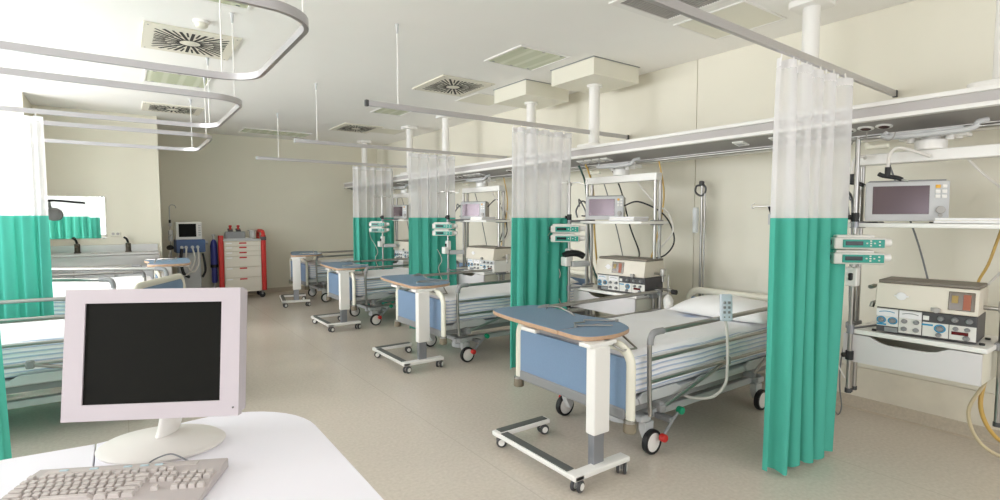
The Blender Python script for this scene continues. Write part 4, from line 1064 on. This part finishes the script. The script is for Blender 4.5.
t = thing('ventilator_trolley', 'white ventilator on a trolley with black screen at the far wall', 'ventilator', (1.03, 11.38, 0), R(4)); t.scale = (0.85, 0.9, 0.97)
MB().box((0, 0, 1.39), (0.50, 0.22, 0.34), 0.02).build('screen_housing', 'white', t)
MB().box((-0.03, -0.113, 1.40), (0.33, 0.01, 0.25), 0.004).build('screen', 'screen_off', t)
k = MB()
for i in range(5): k.box((0.20, -0.112, 1.49 - i * 0.045), (0.05, 0.01, 0.025), 0.004)
k.build('keys', 'lgrey', t)
MB().box((0.02, 0, 1.10), (0.56, 0.32, 0.25), 0.02).build('pump_unit', 'vblue', t)
k = MB()
for x in (-0.16, -0.08, 0.04, 0.14): k.cyl((x, -0.16, 1.08), (x, -0.20, 1.08), 0.03, n=16)
k.cyl((0.30, 0, 1.15), (0.37, 0, 1.15), 0.03).build('ports', 'lgrey', t)
MB().box((0, 0.03, 0.60), (0.44, 0.18, 0.76), 0.02).build('pedestal', 'lgrey', t)
MB().box((0.05, -0.02, 0.17), (0.68, 0.46, 0.13), 0.04).build('base', 'lgrey', t)
for x in (-0.24, 0.34):
    for y in (-0.2, 0.16):
        c = MB().cyl((x, y, 0.09), (x, y, 0.13), 0.02).build('castor', 'grey', t)
        MB().lathe([(0, -0.015), (0.045, -0.015), (0.05, -0.008), (0.05, 0.008), (0.045, 0.015), (0, 0.015)], (x, y, 0.05), 16, mtx=Matrix.Rotation(PI / 2, 4, 'X')).build('wheel', 'black', c)
MB().tube([(-0.16, -0.2, 1.05), (-0.2, -0.26, 0.85), (-0.16, -0.28, 0.60), (-0.05, -0.27, 0.52)], 0.03, 9, 5).tube([(0.24, -0.14, 0.95), (0.26, -0.2, 0.8), (0.27, -0.2, 0.62), (0.22, -0.16, 0.5)], 0.025, 9, 5).build('black_hoses', 'black', t)
MB().tube([(-0.08, -0.2, 1.06), (-0.10, -0.3, 0.8), (0.0, -0.32, 0.62), (0.12, -0.3, 0.75), (0.14, -0.2, 1.06)], 0.018, 9, 6).tube([(0.04, -0.2, 1.05), (0.06, -0.28, 0.85), (-0.06, -0.3, 0.6), (-0.2, -0.28, 0.55)], 0.016, 9, 6).build('breathing_hoses', 'cable_w', t)
MB().cyl((-0.34, -0.02, 0.20), (-0.34, -0.02, 1.85), 0.012).tube([(-0.34, -0.02, 1.84), (-0.31, -0.02, 1.88), (-0.24, -0.02, 1.87), (-0.22, -0.02, 1.82)], 0.009, 7, 4).cyl((-0.34, -0.02, 0.26), (-0.2, -0.02, 0.26), 0.012).build('side_pole', 'chrome', t)
MB().box((-0.34, -0.05, 1.36), (0.08, 0.09, 0.10), 0.02).cyl((-0.34, -0.05, 1.20), (-0.34, -0.05, 1.30), 0.045).cyl((-0.34, -0.05, 1.48), (-0.34, -0.05, 1.54), 0.03).build('humidifier', 'lgrey', t)
MB().sph((-0.36, -0.08, 1.08), 0.07, (1, 0.8, 0.7)).cyl((-0.34, -0.02, 1.52), (-0.34, -0.02, 1.6), 0.022).build('black_fittings', 'black', t)
MB().tube([(-0.36, -0.1, 1.03), (-0.4, -0.12, 0.85), (-0.36, -0.14, 0.6), (-0.26, -0.14, 0.45)], 0.014, 8, 5).build('humidifier_hose', 'cable_w', t)

# sink counter
t = thing('sink_counter', 'steel sink counter with two basins along the left far wall', 'counter', (0, 0, 0))
CX0, CX1, CY0 = -0.97, 0.50, 9.99
cw = CX1 - CX0; cx = (CX0 + CX1) / 2
m = MB()
m.box((cx, CY0 + 0.05, 1.03), (cw, 0.10, 0.035), 0.006); m.box((cx, 10.355, 1.03), (cw, 0.11, 0.035), 0.006)
for a, b in ((CX0, -0.86), (-0.34, -0.16), (0.36, CX1)): m.box(((a + b) / 2, 10.19, 1.03), (b - a, 0.26, 0.035))
m.build('worktop', 'steel', t)
MB().box((cx, 10.402, 1.10), (cw, 0.018, 0.13), 0.003).build('splashback', 'steel', t)
for a, b in ((-0.86, -0.34), (-0.16, 0.36)):
    m = MB(); m.box(((a + b) / 2, 10.19, 0.86), (b - a, 0.26, 0.01))
    for s in (a, b): m.box((s, 10.19, 0.945), (0.01, 0.26, 0.18))
    for y in (10.06, 10.32): m.box(((a + b) / 2, y, 0.945), (b - a, 0.01, 0.18))
    m.build('basin', 'steel', t)
m = MB(); m.box((cx, 10.20, 0.46), (cw, 0.38, 0.76)); m.build('cabinet', 'lgrey', t)
for k in range(3):
    d = MB().box((CX0 + cw * (k + 0.5) / 3, 10.008, 0.48), (cw / 3 - 0.01, 0.02, 0.72), 0.004).build('door', 'lgrey', t)
    MB().box((CX0 + cw * (k + 0.5) / 3 + 0.15, 9.985, 0.72), (0.015, 0.03, 0.16), 0.005).build('handle', 'steel', d)
MB().box((cx, 10.005, 0.925), (cw, 0.03, 0.17), 0.004).build('apron', 'steel', t)
for x, l in ((-0.54, 'dark sink tap on the steel counter, nearer the curtain'), (0.10, 'dark sink tap on the steel counter, nearer the wall corner')):
    f = thing('sink_tap', l, 'tap', (x, 10.345, 1.0475), group='dark taps over the basins')
    MB().lathe([(0, 0), (0.045, 0), (0.045, 0.015), (0.036, 0.02), (0.036, 0.14), (0, 0.15)], n=18).build('body', 'tap_dark', f)
    MB().tube([(0, 0, 0.10), (0, -0.05, 0.125), (0, -0.15, 0.13), (0, -0.17, 0.10)], 0.02, 10, 4).build('spout', 'tap_dark', f)
    MB().tube([(0, 0, 0.14), (-0.015, -0.01, 0.20), (-0.05, -0.04, 0.235)], 0.016, 8, 4).build('lever', 'black', f)
t = thing('wall_mirror', 'wide frameless mirror on the wall above the sinks', 'mirror', (-0.57, 10.411, 1.595))
MB().box((0, 0, 0), (0.80, 0.010, 0.65)).build('glass', 'mirror', t)
e = MB()
for sx in (-1, 1):
    for sz in (-1, 1): e.box((sx * 0.36, -0.004, sz * 0.325), (0.03, 0.012, 0.016), 0.003)
e.build('clips', 'steel', t)
t = thing('wall_outlet', 'small cream double outlet on the wall right of the mirror', 'outlet', (-0.05 + 0.0, 10.412, 1.335))
t.location.x = -0.06
MB().box((0, 0, 0), (0.13, 0.014, 0.085), 0.004).build('plate', 'cream', t)
MB().cyl((-0.03, -0.002, 0), (-0.03, -0.010, 0), 0.021).cyl((0.03, -0.002, 0), (0.03, -0.010, 0), 0.021).build('sockets', 'warm_grey', t)
t = thing('exam_lamp', 'grey round exam lamp on a black arm in front of the mirror', 'lamp', (-0.95, 10.28, 1.05))
MB().cyl((0, 0, -0.004), (0, 0, 0.80), 0.012).cyl((0, 0, -0.004), (0, 0, 0.03), 0.06, n=20).build('post', 'steel', t)
MB().tube([(0, 0, 0.78), (0.15, -0.02, 0.80), (0.45, -0.05, 0.775), (0.52, -0.05, 0.77)], 0.014, 8, 4).build('arm', 'black', t)
MB().lathe([(0, 0.05), (0.05, 0.045), (0.10, 0.0), (0.105, -0.015), (0.085, -0.012), (0, -0.01)], (0.16, -0.05, 0.60), 24, mtx=Matrix.Rotation(R(70), 4, 'X') @ Matrix.Rotation(R(20), 4, 'Y')).tube([(0.10, -0.02, 0.79), (0.11, 0.0, 0.7), (0.15, -0.02, 0.62)], 0.01, 8, 3).build('lamp_head', 'grey', t)

# ------------------------------------------------------------------ desk with computer
DK = 0.99
t = thing('reception_desk', 'white rounded desk in the left foreground', 'desk', (0, 0, 0))
th = 0.03
out = [(-0.077, 1.885), (0.16, 1.925)] + [(0.215 + 0.27 * math.sin(R(a)) * 0.97, 1.655 + 0.275 * math.cos(R(a))) for a in range(0, 91, 9)] + [(0.475, 1.3), (0.47, 0.75), (-0.077, 0.75)]
out = [(x * 0.938, y * 0.938) for x, y in out]
MB().prism(out, th, 'xy', (0, 0, DK - th / 2), 0.003).build('desktop', 'desk', t)
MB().prism([(-0.075, 1.7675), (-0.075, 0.7035), (-1.5, 0.7035), (-1.5, 1.81), (-0.263, 1.787)], th, 'xy', (0, 0, DK - th / 2), 0.003).build('side_desktop', 'desk', t)
m = MB(); m.box((-0.5, 1.58, 0.62), (1.7, 0.025, 0.66)); m.build('modesty_panel', 'lgrey', t)
for x in (0.37, -1.4, -0.3): MB().box((x, 1.14, (DK - th) / 2), (0.04, 0.85, DK - th), 0.004).build('leg_panel', 'lgrey', t)

# monitor: flat panel turned and tilted back
yaw, tilt = R(29.2), R(7.5)
t = thing('computer_monitor', 'lilac-white computer monitor with black screen on the desk', 'computer monitor', (0.0542, 1.4823, 0), -yaw)
SC = Vector((0, 0, 1.2805))
rx = Matrix.Translation(SC) @ Matrix.Rotation(-tilt, 4, 'X')
def put(b): bmesh.ops.transform(b.bm, matrix=rx, verts=b.bm.verts); return b
W, Hh = 0.39, 0.305; sw, sh = 0.304, 0.235
b = MB()
b.box((-(W + sw) / 4, 0.008, -0.002), ((W - sw) / 2, 0.022, Hh)); b.box(((W + sw) / 4, 0.008, -0.002), ((W - sw) / 2, 0.022, Hh))
b.box((0, 0.008, (Hh / 2 - 0.002 + sh / 2) / 2), (sw, 0.022, Hh / 2 - 0.002 - sh / 2)); b.box((0, 0.008, -(Hh / 2 + 0.002 + sh / 2) / 2), (sw, 0.022, Hh / 2 + 0.002 - sh / 2))
put(b).build('bezel', 'bezel', t)
b = MB(); b.box((0, 0.038, -0.002), (W - 0.004, 0.04, Hh - 0.004), 0.008); b.box((0, 0.068, 0.0), (W * 0.6, 0.035, Hh * 0.6), 0.015); put(b).build('back_shell', 'bezel', t)
b = MB(); b.box((0, 0.006, 0), (sw + 0.002, 0.01, sh + 0.002)); put(b).build('screen', 'screen_off', t)
b = MB(); b.cyl((W / 2 - 0.012, 0.0, -Hh / 2 + 0.018), (W / 2 - 0.012, -0.005, -Hh / 2 + 0.018), 0.0022, n=10); put(b).build('power_light', 'dgrey', t)
b = MB(); sec = [(0.02 * math.cos(2 * PI * k / 16), 0.044 * math.sin(2 * PI * k / 16)) for k in range(16)]
b.tube([(-0.068, 0.175, DK + 0.012), (-0.060, 0.18, 1.03), (-0.042, 0.165, 1.09), (-0.018, 0.125, 1.17), (-0.005, 0.10, 1.23)], 0.03, smooth=5, sec=sec)
b.build('stand_neck', 'stand_white', t)
b = MB(); b.lathe([(0, 0.0), (0.150, 0.0), (0.154, 0.006), (0.143, 0.014), (0.06, 0.026), (0, 0.028)], (0, 0, 0), 48, mtx=Matrix.Diagonal((1, 0.78, 1, 1)))
o = b.build('stand_base', 'stand_white', t); o.location = (-0.065, 0.155, DK + 0.0005)

KY = R(27)
t = thing('keyboard', 'pale grey computer keyboard in front of the monitor, cropped below', 'keyboard', (-0.0335, 1.416, DK + 0.0005), -KY); t.scale = (0.9, 0.9, 0.85)
MB().prism([(-0.215, 0.0), (0.0, 0.0), (0.0, 0.026), (-0.03, 0.026), (-0.215, 0.014)], 0.46, 'yz', (0, 0.11, 0), 0.004).build('case', 'kb', t)
u = 0.0188
tiltk = math.atan2(0.012, 0.185)
def key(name, m, x, y, w, d=0.0155):
    b = MB(); bmesh.ops.create_cube(b.bm, size=1)
    for v in b.bm.verts:
        k = 0.80 if v.co.z > 0 else 1.0
        v.co = Vector((v.co.x * w * k, v.co.y * d * k, v.co.z * 0.012))
    bmesh.ops.bevel(b.bm, geom=list(b.bm.edges), offset=0.0012, segments=1, affect='EDGES')
    o = b.build(name, m, t, 30); return o
protos = {}
def addkey(x, y, w):
    kk = round(w, 4)
    if kk in protos: o = protos[kk].copy(); col.objects.link(o); o.parent = t
    else: o = key('key', 'key', 0, 0, w); protos[kk] = o
    zz = 0.014 + (y - 0.11 + 0.215) / 0.185 * 0.012 + 0.005
    o.location = (x, y, min(zz, 0.031)); o.rotation_euler = (tiltk, 0, 0)
u = 0.0196; x0 = -0.2215; ytop = 0.055
def row(y, spec):
    x = x0
    for q in spec:
        if q < 0: x += -q * u
        else: addkey(x + q * u / 2, y, q * u - 0.0025); x += q * u
row(ytop, [1, -0.4, 1, 1, 1, 1, -0.35, 1, 1, 1, 1, -0.35, 1, 1, 1, 1, -0.3, 1, 1, 1])
row(ytop - u * 1.2, [1] * 13 + [2, -0.3, 1, 1, 1, -0.3, 1, 1, 1, 1])
row(ytop - u * 2.2, [1.5] + [1] * 12 + [1.5, -0.3, 1, 1, 1, -0.3, 1, 1, 1, 1])
row(ytop - u * 3.2, [1.75] + [1] * 11 + [2.25, -3.6, 1, 1, 1])
row(ytop - u * 4.2, [2.25] + [1] * 10 + [2.75, -1.3, 1, -1.3, 1, 1, 1, 1])
row(ytop - u * 5.2, [1.5, 1.25, 1.25, 6.5, 1.5, 1.5, 1.5])
MB().box((-0.02, 0.088, 0.0268), (0.36, 0.018, 0.003), 0.001).build('media_strip', 'key', t)
m = MB()
for x in (-0.16, -0.09, -0.01, 0.03, 0.065): m.box((x, 0.090, 0.029), (0.02, 0.008, 0.004), 0.0015)
m.build('media_keys', 'key_blue', t)
MB().tube([(0.02, 0.112, 0.012), (0.03, 0.135, 0.022), (0.07, 0.145, 0.032), (0.115, 0.13, 0.018), (0.14, 0.125, 0.006)], 0.0022, 6, 6).build('cable', 'cable_g', t)

# ------------------------------------------------------------------ camera, light, world
cam = bpy.data.cameras.new('camera'); co = bpy.data.objects.new('camera', cam); col.objects.link(co)
cam.sensor_fit = 'HORIZONTAL'; cam.sensor_width = 36; cam.lens = 528.7 / 1000 * 36; cam.clip_start = 0.02
co.location = (0, 0, 1.6); co.rotation_euler = (R(90 - 3.55), 0, R(-35.7))
bpy.context.scene.camera = co
def area(name, loc, rot, sx, sy, power, rgb=(1, 1, 1)):
    l = bpy.data.lights.new(name, 'AREA'); l.shape = 'RECTANGLE'; l.size = sx; l.size_y = sy; l.energy = power; l.color = rgb
    o = bpy.data.objects.new(name, l); col.objects.link(o); o.location = loc; o.rotation_euler = rot; return o
for (a, b), p in zip(WIN, (130, 120, 230)):
    area('window_daylight', (XL - 0.02, (a + b) / 2, 1.975), (0, R(-90), 0), 1.8, b - a - 0.1, p, (0.955, 0.965, 1.0))
area('window_daylight', ((XR + XL) / 2, YB - 0.02, 1.825), (R(90), 0, 0), XR - XL - 1.3, 1.7, 106, (0.955, 0.965, 1.0))
area('ceiling_fill', (4.36, 4.5, 2.385), (R(180), 0, 0), 0.12, 14.0, 5, (0.97, 0.97, 1.0))  # fill lamp added above the beam to brighten the ceiling, not a fixture
area('ceiling_fill', (XL + 0.3, 3.6, 2.385), (R(180), 0, 0), 0.12, 13.0, 16, (0.97, 0.97, 1.0))  # second added ceiling fill, out of view by the left wall, no beam there
wd = bpy.data.worlds.new('sky'); bpy.context.scene.world = wd; wd.use_nodes = True
bg = wd.node_tree.nodes['Background']; bg.inputs[0].default_value = (0.9, 0.95, 1, 1); bg.inputs[1].default_value = 1.0
sc = bpy.context.scene
sc.view_settings.view_transform = 'Standard'; sc.view_settings.look = 'None'; sc.view_settings.gamma = 1; sc.view_settings.use_curve_mapping = False
sc.view_settings.exposure = 0.0
sc.cycles.max_bounces = 10; sc.cycles.diffuse_bounces = 6; sc.cycles.transparent_max_bounces = 16; sc.cycles.transmission_bounces = 6; sc.cycles.glossy_bounces = 4
sc.cycles.use_denoising = True
